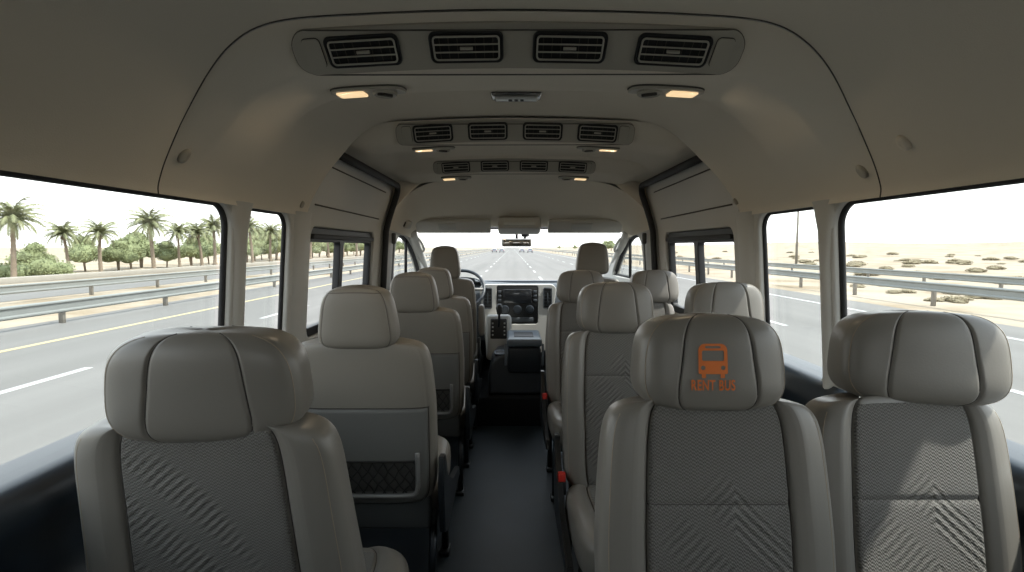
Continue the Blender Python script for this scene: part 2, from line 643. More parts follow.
def place_palm(px, X, sc, kind, label, rz=0.0, group=None):
    """px: where the trunk stands across the photograph; X: its distance from the road's axis"""
    y = abs(X) * 520 / abs(px - 513)
    if first[kind]:
        t = palm_protos[kind]
        first[kind] = False
    else:
        t = copy_tree(palm_protos[kind])
    t.location = (X, y, ZR)
    t.rotation_euler = (0, 0, rz)
    t.scale = (sc, sc, sc)
    t['label'] = label
    if group:
        t['group'] = group
    return t


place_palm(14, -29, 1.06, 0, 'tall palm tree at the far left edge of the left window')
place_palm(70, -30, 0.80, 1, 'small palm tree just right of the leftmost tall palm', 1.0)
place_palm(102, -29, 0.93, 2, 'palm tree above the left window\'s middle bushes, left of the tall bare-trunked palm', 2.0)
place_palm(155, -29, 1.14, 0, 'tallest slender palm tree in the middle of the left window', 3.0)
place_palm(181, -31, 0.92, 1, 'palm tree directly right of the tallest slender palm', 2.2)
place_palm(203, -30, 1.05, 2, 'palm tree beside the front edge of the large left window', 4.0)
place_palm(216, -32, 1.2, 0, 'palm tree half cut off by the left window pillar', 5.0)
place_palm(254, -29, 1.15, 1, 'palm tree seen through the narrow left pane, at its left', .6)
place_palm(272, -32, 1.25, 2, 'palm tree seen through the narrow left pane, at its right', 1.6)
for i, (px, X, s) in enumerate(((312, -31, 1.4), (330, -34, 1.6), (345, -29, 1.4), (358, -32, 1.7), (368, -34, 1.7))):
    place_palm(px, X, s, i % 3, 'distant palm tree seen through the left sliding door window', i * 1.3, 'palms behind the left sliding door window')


# ---- shrubs and bushy trees
def leaf_blob(bm, c, r, n, size):
    c = Vector(c)
    for i in range(n):
        z = random.uniform(-0.6, 1)
        a = random.uniform(0, 2 * PI)
        q = math.sqrt(max(0, 1 - z * z))
        rr = r * random.uniform(0.72, 1.05)
        p = c + Vector((q * math.cos(a), q * math.sin(a), z * 0.8)) * rr
        u = Vector((random.gauss(0, 1), random.gauss(0, 1), random.gauss(0, 1))).normalized() * size
        w = u.orthogonal().normalized() * size * 0.5
        bm.faces.new([bm.verts.new(p - u), bm.verts.new(p + w), bm.verts.new(p + u), bm.verts.new(p - w)])
    r3 = bmesh.ops.create_icosphere(bm, subdivisions=2, radius=r * 0.8, matrix=Matrix.Translation(c) @ Matrix.Diagonal((1, 1, .8, 1)))
    for v in r3['verts']:
        v.co += (v.co - c) * 0.25 * noise.noise(v.co * 2.5)


def make_bush(kind, blobs, leafmat, size, dens, stem=False):
    t = empty(kind)
    bm = bmesh.new()
    for bx, by, bz, br in blobs:
        leaf_blob(bm, (bx, by, bz), br, int(dens * br * br), size)
    obj('foliage', bm, leafmat, t)
    bm = bmesh.new()
    hz = blobs[0][2]
    for k in range(3):
        add_tube(bm, [(0.05 * k, 0, 0), (0.1 * k - .1, 0.05, hz * .5), (0.3 * (k - 1), 0.1 * k, hz)], 0.06, 6)
    obj('stem', bm, M['trunk'], t)
    return t


random.seed(11)
shrub_a = make_bush('shrub', [(0, 0, .55, .75), (.8, .1, .45, .6), (-.7, .2, .4, .55)], M['leaf'], 0.07, 700)
shrub_b = make_bush('bushy_tree', [(0, 0, 1.7, 1.2), (.9, .2, 1.3, .9), (-.9, 0, 1.4, .95), (.2, .1, 2.5, .8)], M['leaf'], 0.10, 500)
shrub_c = make_bush('dry_shrub', [(0, 0, .35, .5), (.5, .1, .25, .4), (-.45, .1, .25, .35)], M['dryleaf'], 0.06, 900)
used = {}


def place_bush(proto, X, y, s, label, group=None, rz=0.0, cat='shrub'):
    if proto.name in used:
        t = copy_tree(proto)
    else:
        t = proto
        used[proto.name] = 1
    t.location = (X, y, ZR + hill(X, y) - 0.05)
    t.rotation_euler = (0, 0, rz)
    t.scale = (s, s, s)
    tag(t, label, cat, group)
    return t


def ypx(px, X):
    return abs(X) * 520 / abs(px - 513)


place_bush(shrub_a, -30.5, ypx(2, -30.5), .9, 'green shrub at the foot of the leftmost tall palm')
place_bush(shrub_a, -29.5, ypx(44, -29.5), 1.2, 'bright green shrub between the leftmost tall palm and the small palm', rz=1)
place_bush(shrub_b, -33, ypx(34, -33), .75, 'thin bushy tree rising behind the bright green shrub', rz=.5, cat='tree')
place_bush(shrub_b, -34, ypx(86, -34), .95, 'brownish bushy tree between the small palm and the next one', rz=2, cat='tree')
for i, px in enumerate((119, 132, 143, 168, 192, 210)):
    place_bush(shrub_b, -33 - (i % 3), ypx(px, -33 - (i % 3)), .85 + .14 * (i % 3), 'green bushy tree in the row behind the palms of the left window', 'bushy trees behind the palms in the large left window', i * 1.7, 'tree')
for i in range(26):
    px = 248 + i * 7.6 - (i * i) * 0.03
    X = -34 - (i % 4) * 2
    if px < 490:
        grp = ('seen through the narrow left pane', 'a') if px < 285 else (('seen through the left sliding door window', 'b') if px < 385 else ('seen through the windscreen on the left of the road', 'c'))
        place_bush(shrub_b, X, ypx(px, X), 1.0 + .3 * (i % 3) + (0.8 if px > 420 else 0), 'distant bushy roadside tree ' + grp[0], 'bushy roadside trees ' + grp[0], i, 'tree')
for i, (px, X) in enumerate(((606, 40), (612, 42), (626, 44), (560, 46), (576, 42))):
    place_bush(shrub_b, X, ypx(px, X), 1.5 if i < 3 else 1.0, 'distant bushy tree through the windscreen on the right of the road', 'bushy trees right of the road ahead', i * 2.1, 'tree')
random.seed(21)
for i in range(54):
    X = random.uniform(23, 75)
    zone = i % 6
    px = random.uniform(668, 740) if zone == 0 else (random.uniform(765, 818) if zone == 1 else random.uniform(848, 1060))
    wh = 'through the right sliding door window' if zone == 0 else ('through the narrow right window' if zone == 1 else 'through the large right window')
    far = 'close behind the rails' if X < 38 else ('midway up the sand' if X < 56 else 'far up the sandy slope')
    t = place_bush(shrub_c, X, ypx(px, X), random.uniform(.45, 1.1), 'low dry brown shrub ' + far + ', ' + wh, 'dry shrubs ' + far + ' ' + wh, random.uniform(0, 6))
    t.scale = (t.scale[0], t.scale[0] * 1.5, t.scale[0] * .6)
for i in range(12):
    px = random.uniform(845, 1010)
    X = random.uniform(15, 19)
    t = place_bush(shrub_c, X, ypx(px, X), random.uniform(.3, .5), 'small dry shrub between the two right guard rails', 'dry shrubs between the right guard rails', random.uniform(0, 6))
    t.scale = (t.scale[0], t.scale[0] * 1.6, t.scale[0] * .7)

# street lamp pole on the right, seen through the narrow right window
t = empty('lamp_post', (30, 30 * 520 / 284, ZR + hill(30, 55)))
tag(t, 'tall slender lamp post standing in the desert, through the narrow right window', 'lamp post')
tube('pole', [(0, 0, -.2), (0, 0, 5), (0, 0, 11)], 0.1, M['post'], t, 10, rads=[.13, .10, .06])
tube('arm', [(0, 0, 10.9), (-.8, 0, 11.4), (-1.8, 0, 11.5)], 0.05, M['post'], t)
box('lamp_head', (-2.5, -1.7, -.12, .12, 11.42, 11.54), M['steel'], t, 0.04)

# ---- vehicles far down the road


def make_car(m_body, label):
    t = empty('car')
    tag(t, label, 'car', None)
    prof = [(-2.1, .35), (-2.15, .75), (-2.0, .92), (-1.5, .95), (-1.0, 1.38), (.2, 1.43), (.95, .98), (1.9, .85), (2.15, .6), (2.1, .3)]
    rws = []
    for sx in (-.82, -.78, .78, .82):
        inset = .06 if abs(sx) > .8 else 0
        rws.append([(sx * (1 - .18 * max(0, z - .95) / .45), y, z - inset * (1 if z > .5 else -1)) for y, z in prof])
    bm = bmesh.new()
    V = [[bm.verts.new(p) for p in r] for r in rws]
    for A, B in zip(V, V[1:]):
        for k in range(len(A)):
            bm.faces.new((A[k], A[(k + 1) % len(A)], B[(k + 1) % len(A)], B[k]))
    bm.faces.new(V[0][::-1])
    bm.faces.new(V[-1])
    obj('car_body', bm, m_body, t, smooth=False)
    bm = bmesh.new()
    add_box(bm, -.6, .6, -.02, .02, -.2, .2, mtx=Matrix.Translation((0, -1.29, 1.17)) @ Matrix.Rotation(math.radians(-49), 4, 'X'))
    obj('rear_window', bm, M['screen'], t)
    bm = bmesh.new()
    for s in (-1, 1):
        add_box(bm, s * .72 - .1, s * .72 + .1, -2.17, -2.1, .7, .84, .02)
    obj('tail_light', bm, M['red'], t)
    for sx in (-1, 1):
        for yy in (-1.3, 1.35):
            bm = bmesh.new()
            add_lathe(bm, [(.05, -.1), (.30, -.1), (.33, -.06), (.33, .06), (.30, .1), (.05, .1)], 20, Matrix.Rotation(PI / 2, 4, 'Y'))
            obj('wheel', bm, M['rubber'], t, loc=(sx * .74, yy, .33))
    return t


c0 = make_car(M['carpaint'], 'grey car far ahead, nearest the road\'s middle in the left lanes')
c0.location = (-3.6, 185, ZR)
c1 = copy_tree(c0)
c1.location = (-6.4, 190, ZR)
c1['label'] = 'small far car at the left end of the traffic ahead'
c2 = copy_tree(c0)
c2.location = (3.6, 190, ZR)
c2['label'] = 'grey far car just right of the vanishing point, below the mirror'
c3 = copy_tree(c0)
c3.location = (6.2, 180, ZR)
c3['label'] = 'far car at the right end of the traffic ahead'

# ================================================================== THE BUS SHELL
XL, XR = -0.86, 0.955      # inner wall planes at sill height


def wall_x(side, z, y=0):
    """inner wall surface; the sides lean inwards with height"""
    x0 = -XL if side < 0 else XR
    z_ = max(z, .82)
    x = x0 - 0.075 * (z_ - 0.82)
    if z > 1.37:
        x -= 0.26 * (z - 1.37)
    if y > 3.6:
        x -= 0.06 * ((y - 3.6) / 1.2) ** 1.3
    return x * side


YS = -1.10          # rear end of the bus
YDOOR0, YDOOR1 = 2.12, 3.34

# ---- floor, raised engine cover
bm = bmesh.new()
add_box(bm, -.93, 1.02, YS, 3.56, -.04, 0)
struct(obj('floor', bm, M['floor'], smooth=False))
bm = bmesh.new()
add_box(bm, -.93, 1.02, 3.56, 5.0, -.04, .20, .012)
struct(obj('floor', bm, M['carpet']))


# ---- roof sections
SEC1 = [(-.812, 1.372), (-.808, 1.395), (-.784, 1.443), (-.74, 1.505), (-.69, 1.562), (-.635, 1.618), (-.58, 1.664), (-.52, 1.696), (-.44, 1.713), (-.3, 1.722), (-.15, 1.728), (0, 1.73),
        (.15, 1.728), (.3, 1.724), (.46, 1.715), (.545, 1.70), (.615, 1.668), (.68, 1.624), (.745, 1.57), (.81, 1.512), (.866, 1.452), (.900, 1.400), (.906, 1.372)]
SECM = [(-.755, 1.635), (-.735, 1.652), (-.70, 1.668), (-.65, 1.685), (-.60, 1.697), (-.55, 1.706), (-.50, 1.712), (-.46, 1.716), (-.40, 1.719), (-.3, 1.723), (-.15, 1.728), (0, 1.73),
        (.15, 1.728), (.3, 1.724), (.44, 1.720), (.50, 1.717), (.56, 1.711), (.62, 1.703), (.67, 1.694), (.73, 1.682), (.79, 1.665), (.83, 1.650), (.85, 1.635)]
SECF = [(-.815, 1.37), (-.812, 1.38), (-.806, 1.40), (-.787, 1.44), (-.755, 1.50), (-.71, 1.565), (-.65, 1.62), (-.58, 1.655), (-.50, 1.672), (-.35, 1.678), (-.18, 1.68), (0, 1.68),
        (.2, 1.68), (.38, 1.678), (.55, 1.672), (.65, 1.655), (.73, 1.62), (.79, 1.565), (.84, 1.50), (.88, 1.44), (.903, 1.40), (.910, 1.38), (.912, 1.37)]
SECW = [(-.778, 1.318), (-.775, 1.325), (-.768, 1.335), (-.755, 1.350), (-.735, 1.365), (-.70, 1.378), (-.65, 1.388), (-.58, 1.394), (-.50, 1.398), (-.35, 1.402), (-.18, 1.405), (0, 1.405),
        (.2, 1.405), (.40, 1.402), (.57, 1.398), (.66, 1.394), (.74, 1.388), (.80, 1.378), (.84, 1.365), (.865, 1.350), (.882, 1.335), (.890, 1.325), (.893, 1.318)]
FY = [(1.09, 0.0), (1.097, 0.012), (1.188, 0.076), (1.23, 0.079), (1.36, 0.068), (1.43, 0.054), (1.57, -.010), (1.70, -0.035), (2.05, -0.035), (2.075, -.033), (2.082, -.022),
      (2.165, .046), (2.20, .048), (2.36, .036), (2.41, .026), (2.50, -.005), (2.6, -.025), (2.92, -.025), (2.928, -.012), (3.02, .046), (3.35, .05)]


def duct(y):
    if y < 1.43 and y > 1.097:
        return interp(FY, y)
    return interp_s(FY, y)


def sidew(x):
    ax = abs(x) if x < 0 else abs(x) * 0.92
    return 1 - 0.50 * sm(.52, .70, ax) - 0.46 * sm(.68, .83, ax)


def skew(z, x=-1.0):
    k = .125 * (1 - math.exp(-(max(0.0, 1.73 - z) / .22) ** 1.9))
    return k * (1.0 + .75 * sm(.3, .6, x))


def section_pts(S):
    return catmull(S, 5)


def base_z(x):
    for (a, za), (b, zb) in zip(SEC1, SEC1[1:]):
        if x <= b:
            return za + (zb - za) * (x - a) / (b - a)
    return 1.7


def roof_pt(x, y, h=0.0):
    """point h metres below the lining at x, y"""
    z = base_z(x) - duct(y) * 1.0
    e1 = duct(y + .004) - duct(y - .004)
    nrm = Vector((0, -e1 / .008, -1)).normalized()
    return Vector((x, y, z)) + nrm * (h + (.0045 if y < 2.08 else .0005))


def roof_rows(S, ylist, use_skew=True, dfun=duct):
    P = section_pts(S)
    rows = []
    N_ = []
    for i, p in enumerate(P):
        a, b = P[max(i - 1, 0)], P[min(i + 1, len(P) - 1)]
        t = (b - a).normalized()
        N_.append(Vector((t.y, -t.x)))
    for y in ylist:
        r = []
        for p, n in zip(P, N_):
            d = dfun(y) * (sidew(p.x) if S is SEC1 else 1.0)
            q = p + n * (d if S is SEC1 else d * (1 - sm(.60, .72, abs(p.x) if p.x < 0 else abs(p.x) * .9)))
            yy = y + (skew(p.y, p.x) if use_skew else 0)
            r.append((q.x, yy, q.y))
        rows.append(r)
    return rows


def shelled(bm, th):
    bmesh.ops.recalc_face_normals(bm, faces=bm.faces)
    return bm


# rear bay
yl = [YS, -.5, 0, .3, .5, .7, .85, .95, 1.03, 1.078, 1.09]
rows = roof_rows(SEC1, yl)
struct(obj('ceiling', grid_mesh(rows), M['ceiling']))
# middle bay with the first duct; its front edge runs straight across at y = 2.1
yl = [1.0905, 1.097, 1.12, 1.15, 1.175, 1.188, 1.20, 1.25, 1.30, 1.35, 1.38, 1.40, 1.42, 1.45, 1.48, 1.51, 1.54, 1.57, 1.60, 1.65, 1.7, 1.8, 1.9]
P1 = section_pts(SEC1)
rows = roof_rows(SEC1, yl, dfun=lambda y: duct(y) + 0.004)
rows = [[(x, min(y, 2.0), z) for (x, y, z) in r] for r in rows]
last = roof_rows(SEC1, [2.06], False)[0]
rows.append([(x, 2.04, z) for x, y, z in last])
rows.append([(x, 2.074, z) for x, y, z in last])
# rolled end of the cove where the door recess begins
endr = []
for i, (x, y, z) in enumerate(last):
    p = Vector((x, z))
    c = Vector((0.05, 1.40))
    out = (p - c).normalized() * (0.05 * (0 if abs(x) < .5 else sm(.5, .64, abs(x))))
    endr.append((x + out.x, 2.10, z + out.y))
rows.append([(x * .999, 2.082, z) for x, y, z in last])
rows.append(endr)
struct(obj('ceiling', grid_mesh(rows), M['ceiling']))
# centre bays with the second and third ducts
yl = [2.08, 2.09, 2.11, 2.14, 2.165, 2.18, 2.25, 2.32, 2.36, 2.38, 2.40, 2.42, 2.44, 2.46, 2.48, 2.50, 2.55, 2.6, 2.7, 2.8, 2.90, 2.918, 2.922, 2.928, 2.95, 2.98, 3.01, 3.03, 3.1, 3.2, 3.28, 3.34]
rows = roof_rows(SECM, yl, False)
struct(obj('ceiling', grid_mesh(rows), M['ceiling']))
# front bay, falling to the windscreen
A, B = section_pts(SECF), section_pts(SECW)
rows = []
ks = [0, .03, .08, .15, .25, .35, .45, .55, .65, .75, .85, .93, 1.0]
for k in ks:
    y = 3.34 + k * .70
    s = k ** 1.25
    rows.append([(a.x + (b.x - a.x) * s, y, a.y + (b.y - a.y) * s) for a, b in zip(A, B)])
struct(obj('ceiling', grid_mesh(rows), M['ceiling']))
# header face between the centre bay and the lower front bay
bm = bmesh.new()
C1 = [Vector(p) for p in roof_rows(SECM, [3.34], False)[0]]
for p in C1:
    p.y = 3.335
C2 = [Vector((a.x, 3.34, a.y)) for a in A]
v1 = [bm.verts.new(p) for p in C1]
v2 = [bm.verts.new(p) for p in C2]
for k in range(len(v1) - 1):
    bm.faces.new((v1[k], v1[k + 1], v2[k + 1], v2[k]))
struct(obj('ceiling', bm, M['ceiling']))

# dark joint line around the arch between rear bay and middle bay
rr = roof_rows(SEC1, [1.09])[0]
struct(tube('trim_1', [Vector(p) + Vector((0, 0.001, 0)) for p in rr], 0.0019, M['seam2'], seg=6))

# ---- outer roof skin
OUT = [(-.99, .95), (-.985, 1.20), (-.95, 1.42), (-.89, 1.60), (-.80, 1.735), (-.68, 1.80), (-.5, 1.83), (0, 1.845), (.5, 1.83), (.74, 1.80), (.90, 1.735), (.99, 1.60), (1.04, 1.42), (1.07, 1.20), (1.075, .95)]


def outer_rows(S, ylist):
    return [[(p[0], y, p[1]) for p in S] for y in ylist]


OUTT = [p for p in OUT if p[1] > 1.36]
rows = outer_rows(OUTT, [YS - .06, 0, 1, 2, 3.3])
rows.append([(p[0] * .97, 3.7, 1.30 + (p[1] - 1.30) * .72) for p in OUTT])
rows.append([(p[0] * .90, 4.06, 1.28 + (p[1] - 1.28) * .30) for p in OUTT])
bm = grid_mesh(rows)
struct(obj('wall_roof', bm, M['body']))


# ---- side walls: panel with holes mapped on the leaning side
def side_panel(name, side, outer, holes, thick, material, inset=0.0, bevel=0.012, parent=None, off=0.0):
    me = curve_panel(outer, holes, thick, bevel)
    bm = bmesh.new()
    bm.from_mesh(me)
    bpy.data.meshes.remove(me)
    # cut long faces so that the panel can follow the curved side
    for k in range(30):
        zc = 0.86 + k * 0.04
        if zc < 1.66:
            geom = bm.verts[:] + bm.edges[:] + bm.faces[:]
            bmesh.ops.bisect_plane(bm, geom=geom, plane_co=(0, zc, 0), plane_no=(0, 1, 0))
    for v in bm.verts:
        y, z, w = v.co
        v.co = Vector((wall_x(side, z, y) + side * (thick / 2 - w + off + inset), y, z))
    bmesh.ops.recalc_face_normals(bm, faces=bm.faces)
    o = obj(name, bm, material, parent)
    smooth_by_angle(o, 35)
    return o


def loop3(side, loop, off):
    return [(wall_x(side, z, y) + side * off, y, z) for y, z in loop]


WZ0, WZ1 = 0.826, 1.376
sides = {-1: dict(w1=(.02, 1.545), w2=(1.625, 1.945), slide=(2.175, 3.17)),
         1: dict(w1=(.02, 1.50), w2=(1.565, 1.955), slide=(2.20, 3.18))}
wn_ = 0


def window(side, loop, off=0.030, gasket=0.011, shrink=True):
    """black rubber gasket ring with its glass pane"""
    global wn_
    wn_ += 1
    ring = tube('window_%d' % wn_, loop3(side, loop, off - .008), gasket, M['rubber'], seg=8, closed=True)
    struct(ring)
    bm = bmesh.new()
    vs = [bm.verts.new(p) for p in loop3(side, loop, off + .012)]
    f = bm.faces.new(vs)
    r = bmesh.ops.extrude_face_region(bm, geom=[f])
    for v in r['geom']:
        if isinstance(v, bmesh.types.BMVert):
            v.co.x += side * .004
    obj('glass', bm, M['glass'], ring, smooth=False)
    return ring


for side in (-1, 1):
    nm = 'left' if side < 0 else 'right'
    S = sides[side]
    w1, w2, sl = S['w1'], S['w2'], S['slide']
    h1 = rrect(w1[0], w1[1], WZ0, WZ1, .07, 8)
    h2 = rrect(w2[0], w2[1], WZ0, WZ1 - .002, .06, 8)
    outer = [(YS, .78), (YDOOR0 - .01, .78), (YDOOR0 - .01, 1.398), (YS, 1.398)]
    struct(side_panel('wall_' + nm, side, outer, [h1, h2], .036, M['trim'], bevel=.010))
    window(side, h1, .034, .0095)
    window(side, h2, .034, .0085)
    # pillar cover between the two windows, standing proud of the wall, and the door pillar
    for (pa, pb, zt) in ((w1[1] + .012, w2[0] - .008, 1.385), (w2[1] + .03, YDOOR0 - .0, 1.39)):
        rws = []
        yc = (pa + pb) / 2
        for zz in [.80, .9, 1.0, 1.1, 1.2, 1.3, 1.34, 1.37, 1.385]:
            flare = 0.03 * sm(1.26, 1.385, zz) if pb < YDOOR0 - .05 else 0.012 * sm(1.26, 1.385, zz)
            hw = (pb - pa) / 2 + flare
            prof = [(-hw, .004), (-hw * .88, -.006), (-hw * .6, -.012), (0, -.015), (hw * .6, -.012), (hw * .88, -.006), (hw, .004)]
            rws.append([(wall_x(side, zz) + side * d, yc + u, zz) for u, d in prof])
        struct(obj('trim_2' if pb < YDOOR0 - .05 else 'trim_3', grid_mesh(rws), M['trim']))
    # lower dark panel with its rounded sill
    prof = [(.10, .842), (.02, .842), (-.005, .838), (-.020, .820), (-.028, .79), (-.024, .765), (-.010, .735), (.0, .70), (.0, .60), (-.012, .588), (-.018, .57), (-.018, .30), (0, .12), (0, 0), (.10, 0)]
    x0 = (-XL if side < 0 else XR)
    rws = [[(side * (x0 + a), y, z) for a, z in prof] for y in [YS, 0, 1, 2, 2.12]]
    struct(smooth_by_angle(obj('wall_' + nm, grid_mesh(rws, True), M['navy']), 60))
    # ---- sliding door bay
    so = rrect(sl[0], sl[1], .86, 1.335, .05, 6)
    outer = [(YDOOR0 - .03, .78), (YDOOR1 + .02, .78), (YDOOR1 + .02, 1.66), (YDOOR0 - .03, 1.66)]
    d = struct(side_panel('door_%d' % (1 if side < 0 else 2), side, outer, [so], .05, M['trim'], inset=.012, bevel=.008))
    wn_ += 1
    # window frame: black surround, header bar and mullion
    mull = sl[0] + (.455 if side < 0 else .50)
    frame = side_panel('window_%d' % wn_, side, rrect(sl[0], sl[1], .86, 1.335, .05, 6),
                       [rrect(sl[0] + .03, mull - .03, .90, 1.272, .02, 4), rrect(mull + .025, sl[1] - .035, .90, 1.272, .02, 4)], .034, M['black'], inset=.028, bevel=.004)
    struct(frame)
    side_panel('header_bar', side, rrect(sl[0] + .02, sl[1] - .02, 1.283, 1.305, .01, 3), [], .03, M['rubber'], inset=.008, bevel=.004, parent=frame)
    bm = bmesh.new()
    for (a, b) in ((sl[0] + .02, mull), (mull, sl[1] - .02)):
        lp = loop3(side, [(a, .88), (b, .88), (b, 1.28), (a, 1.28)], .05)
        bm.faces.new([bm.verts.new(p) for p in lp])
    obj('glass', bm, M['glass'], frame, smooth=False)
    bm = bmesh.new()
    zz = .955
    add_box(bm, wall_x(side, zz) + side * .018 - .012, wall_x(side, zz) + side * .018 + .012, mull - .02, mull + .015, zz - .04, zz + .04, .005)
    obj('latch', bm, M['black'], frame)
    # pressed beads in the door lining
    for k, (ya, yb, za, zb) in enumerate(((2.22, 3.16, 1.585, 1.578), (2.16, 3.19, 1.425, 1.42))):
        pts = [(wall_x(side, za + (zb - za) * q, 0) + side * .011, ya + (yb - ya) * q, za + (zb - za) * q) for q in [0, .25, .5, .75, 1]]
        tube('bead', pts, .0035, M['seam2'], d, 6, flat=1)
    # lower lining of the door bay
    prof = [(.10, .80), (.0, .80), (-.012, .785), (-.016, .76), (0, .70), (.0, .30), (0, 0), (.10, 0)]
    rws = [[(side * (x0 + a), y, z) for a, z in prof] for y in [2.12, 2.7, 3.34, 3.6]]
    struct(smooth_by_angle(obj('wall_' + nm, grid_mesh(rws, True), M['navy']), 60))
    # black rubber seal round the door opening
    path = []
    for y in (2.085, 2.4, 2.8, 3.1, 3.24):
        path.append((wall_x(side, 1.628) - side * .024, y, 1.628))
    for k in range(1, 7):
        a = PI / 2 * k / 6
        zz = 1.628 - .07 * (1 - math.cos(a))
        path.append((wall_x(side, zz) - side * .022, 3.24 + .075 * math.sin(a), zz))
    for k in range(1, 14):
        zz = 1.56 - k * .07
        path.append((wall_x(side, zz) - side * .020, 3.315 + .03 * k / 13, zz))
    struct(tube('trim_%d' % (4 if side < 0 else 5), path, .019, M['rubber'], seg=10))
    # ---- front pillar, door window
    hole = [(3.70, 1.00), (4.62, 1.00), (4.60, 1.04), (4.50, 1.115), (4.38, 1.19), (4.24, 1.26), (4.10, 1.31), (3.98, 1.335), (3.86, 1.34), (3.78, 1.325), (3.72, 1.28), (3.70, 1.20)]
    outer = [(YDOOR1 - .01, .0), (5.0, .0), (5.0, .98), (4.74, 1.045), (4.56, 1.15), (4.40, 1.235), (4.22, 1.31), (4.05, 1.375), (3.9, 1.42), (YDOOR1 - .01, 1.44)]
    outer = [(y, z) for y, z in outer]
    struct(side_panel('wall_' + nm, side, outer, [hole], .07, M['trim'], inset=0, bevel=.010))
    # the hinged door's own inner frame and pane
    fl = window(side, hole, .045, .018)
    tube('divider', [(wall_x(side, 1.0, 4.2) + side * .03, 4.16, 1.0), (wall_x(side, 1.30, 4.12) + side * .03, 4.10, 1.305)], .012, M['rubber'], fl)
    # screen pillar
    pts = []
    for k in range(9):
        f = k / 8
        y = 3.98 + f * 1.0
        z = 1.375 - .40 * f ** 1.0
        w = (.765 if side < 0 else .885) + .045 * f
        pts.append((side * w, y, z))
    struct(tube('trim_%d' % (6 if side < 0 else 7), pts, .036, M['trim'], seg=12, flat=.8))
    # grab handle on the pillar
    hb = bmesh.new()
    w = (.765 if side < 0 else .885)
    hp = []
    for k in range(9):
        a = PI * k / 8
        f = .10 + .32 * k / 8
        hp.append((side * (w - .012 - .045 * math.sin(a) ** .5 + .045 * f), 3.98 + f, 1.375 - .40 * f - .02 * math.sin(a)))
    add_tube(hb, hp, .011, 8)
    tag(obj('grab_handle', hb, M['trim']), 'pale curved grab handle on the ' + nm + ' windscreen pillar', 'handle')
    # seat belt on the pillar behind the front door
    t = empty('seat_belt', (wall_x(side, 1.30, 3.55) - side * .02, 3.55, 0))
    tag(t, 'dark seat belt hanging from its anchor on the ' + nm + ' pillar behind the front door', 'seat belt')
    bm = bmesh.new()
    add_box(bm, -.012, .012, -.022, .022, 1.27, 1.345, .008)
    obj('anchor', bm, M['belt'], t)
    bm = bmesh.new()
    rws = []
    for k in range(8):
        zz = 1.285 - k * .09
        xx = wall_x(side, zz, 3.55) - wall_x(side, 1.30, 3.55)
        rws.append([(xx - side * .004, -.022, zz), (xx - side * .004, .022, zz), (xx - side * .002, .022, zz), (xx - side * .002, -.022, zz)])
    obj('webbing', grid_mesh(rws, True), M['belt'], t)

# ---- rear wall with a window
outer = [(-.95, 0), (1.04, 0), (1.04, 1.40), (.93, 1.62), (.78, 1.79), (-.68, 1.79), (-.83, 1.62), (-.95, 1.40)]
me = curve_panel(outer, [rrect(-.50, .58, 1.12, 1.42, .08, 6)], .06, .01)
for v in me.vertices:
    v.co = Vector((v.co.x, YS - .03 + v.co.z, v.co.y))
rw = struct(smooth_by_angle(obj('wall_rear', me, M['trim']), 35))
wn_ += 1
ring = struct(tube('window_%d' % wn_, [(x, YS - .01, z) for x, z in rrect(-.50, .58, 1.12, 1.42, .08, 6)], .012, M['rubber'], closed=True))
bm = bmesh.new()
bm.faces.new([bm.verts.new((x, YS - .03, z)) for x, z in rrect(-.50, .58, 1.12, 1.42, .08, 6)])
obj('glass', bm, M['glass'], ring, smooth=False)

# ---- windscreen
wn_ += 1
rows = []
for k in range(9):
    f = k / 8
    y = 4.06 + .98 * f
    z = 1.40 - .46 * f
    xl, xr = -.80 - .03 * f, .92 + .02 * f
    rows.append([(xl + (xr - xl) * q / 16, y + .10 * (1 - ((q - 8) / 8) ** 2), z) for q in range(17)])
wsn = struct(tube('window_%d' % wn_, [rows[0][q] for q in range(17)], .010, M['rubber']))
obj('glass', grid_mesh(rows), M['glass'], wsn)
# bulkhead below the windscreen
struct(box('wall_front', (-.92, 1.02, 4.96, 5.04, -.04, .93), M['navy'], bev=.01))

# ---- little screw caps on the coves


def cove_pt(x, y, side_lift=.004):
    P = section_pts(SEC1)
    best = min(range(1, len(P) - 1), key=lambda i: abs(P[i].x - x))
    t = (P[best + 1] - P[best - 1]).normalized()
    n = Vector((t.y, -t.x))
    yy = y - skew(P[best].y, P[best].x)
    d = duct(yy) * sidew(P[best].x) + .004
    p = P[best] + n * d
    return Vector((p.x, y, p.y)), Vector((n.x, 0, n.y))


for (x, y, lab) in ((-.770, 1.225, 'small oval coat hook cap low on the left cove, behind the arch'), (-.80, 2.0, 'small round clip on the left cove near the sliding door'),
                    (.872, 1.31, 'small oval coat hook cap low on the right cove, behind the arch'), (.885, 2.07, 'small round clip on the right cove near the sliding door'),
                    (.845, 1.14, 'shallow round fabric covered button on the rear right lining')):
    p, n = cove_pt(x, y)
    q = n.to_track_quat('Z', 'Y').to_matrix().to_4x4()
    bm = bmesh.new()
    r = .014 if y < 1.9 else .010
    add_lathe(bm, [(r * 1.15, -.006), (r * 1.15, .002), (r * .95, .005), (r * .5, .0065), (.001, .0045)], 20, Matrix.Translation(p) @ q @ Matrix.Diagonal((.8, 1.2, 1, 1)))
    tag(obj('trim_cap', bm, M['ceiling'] if 'button' in lab else M['ventpanel']), lab, 'cap')


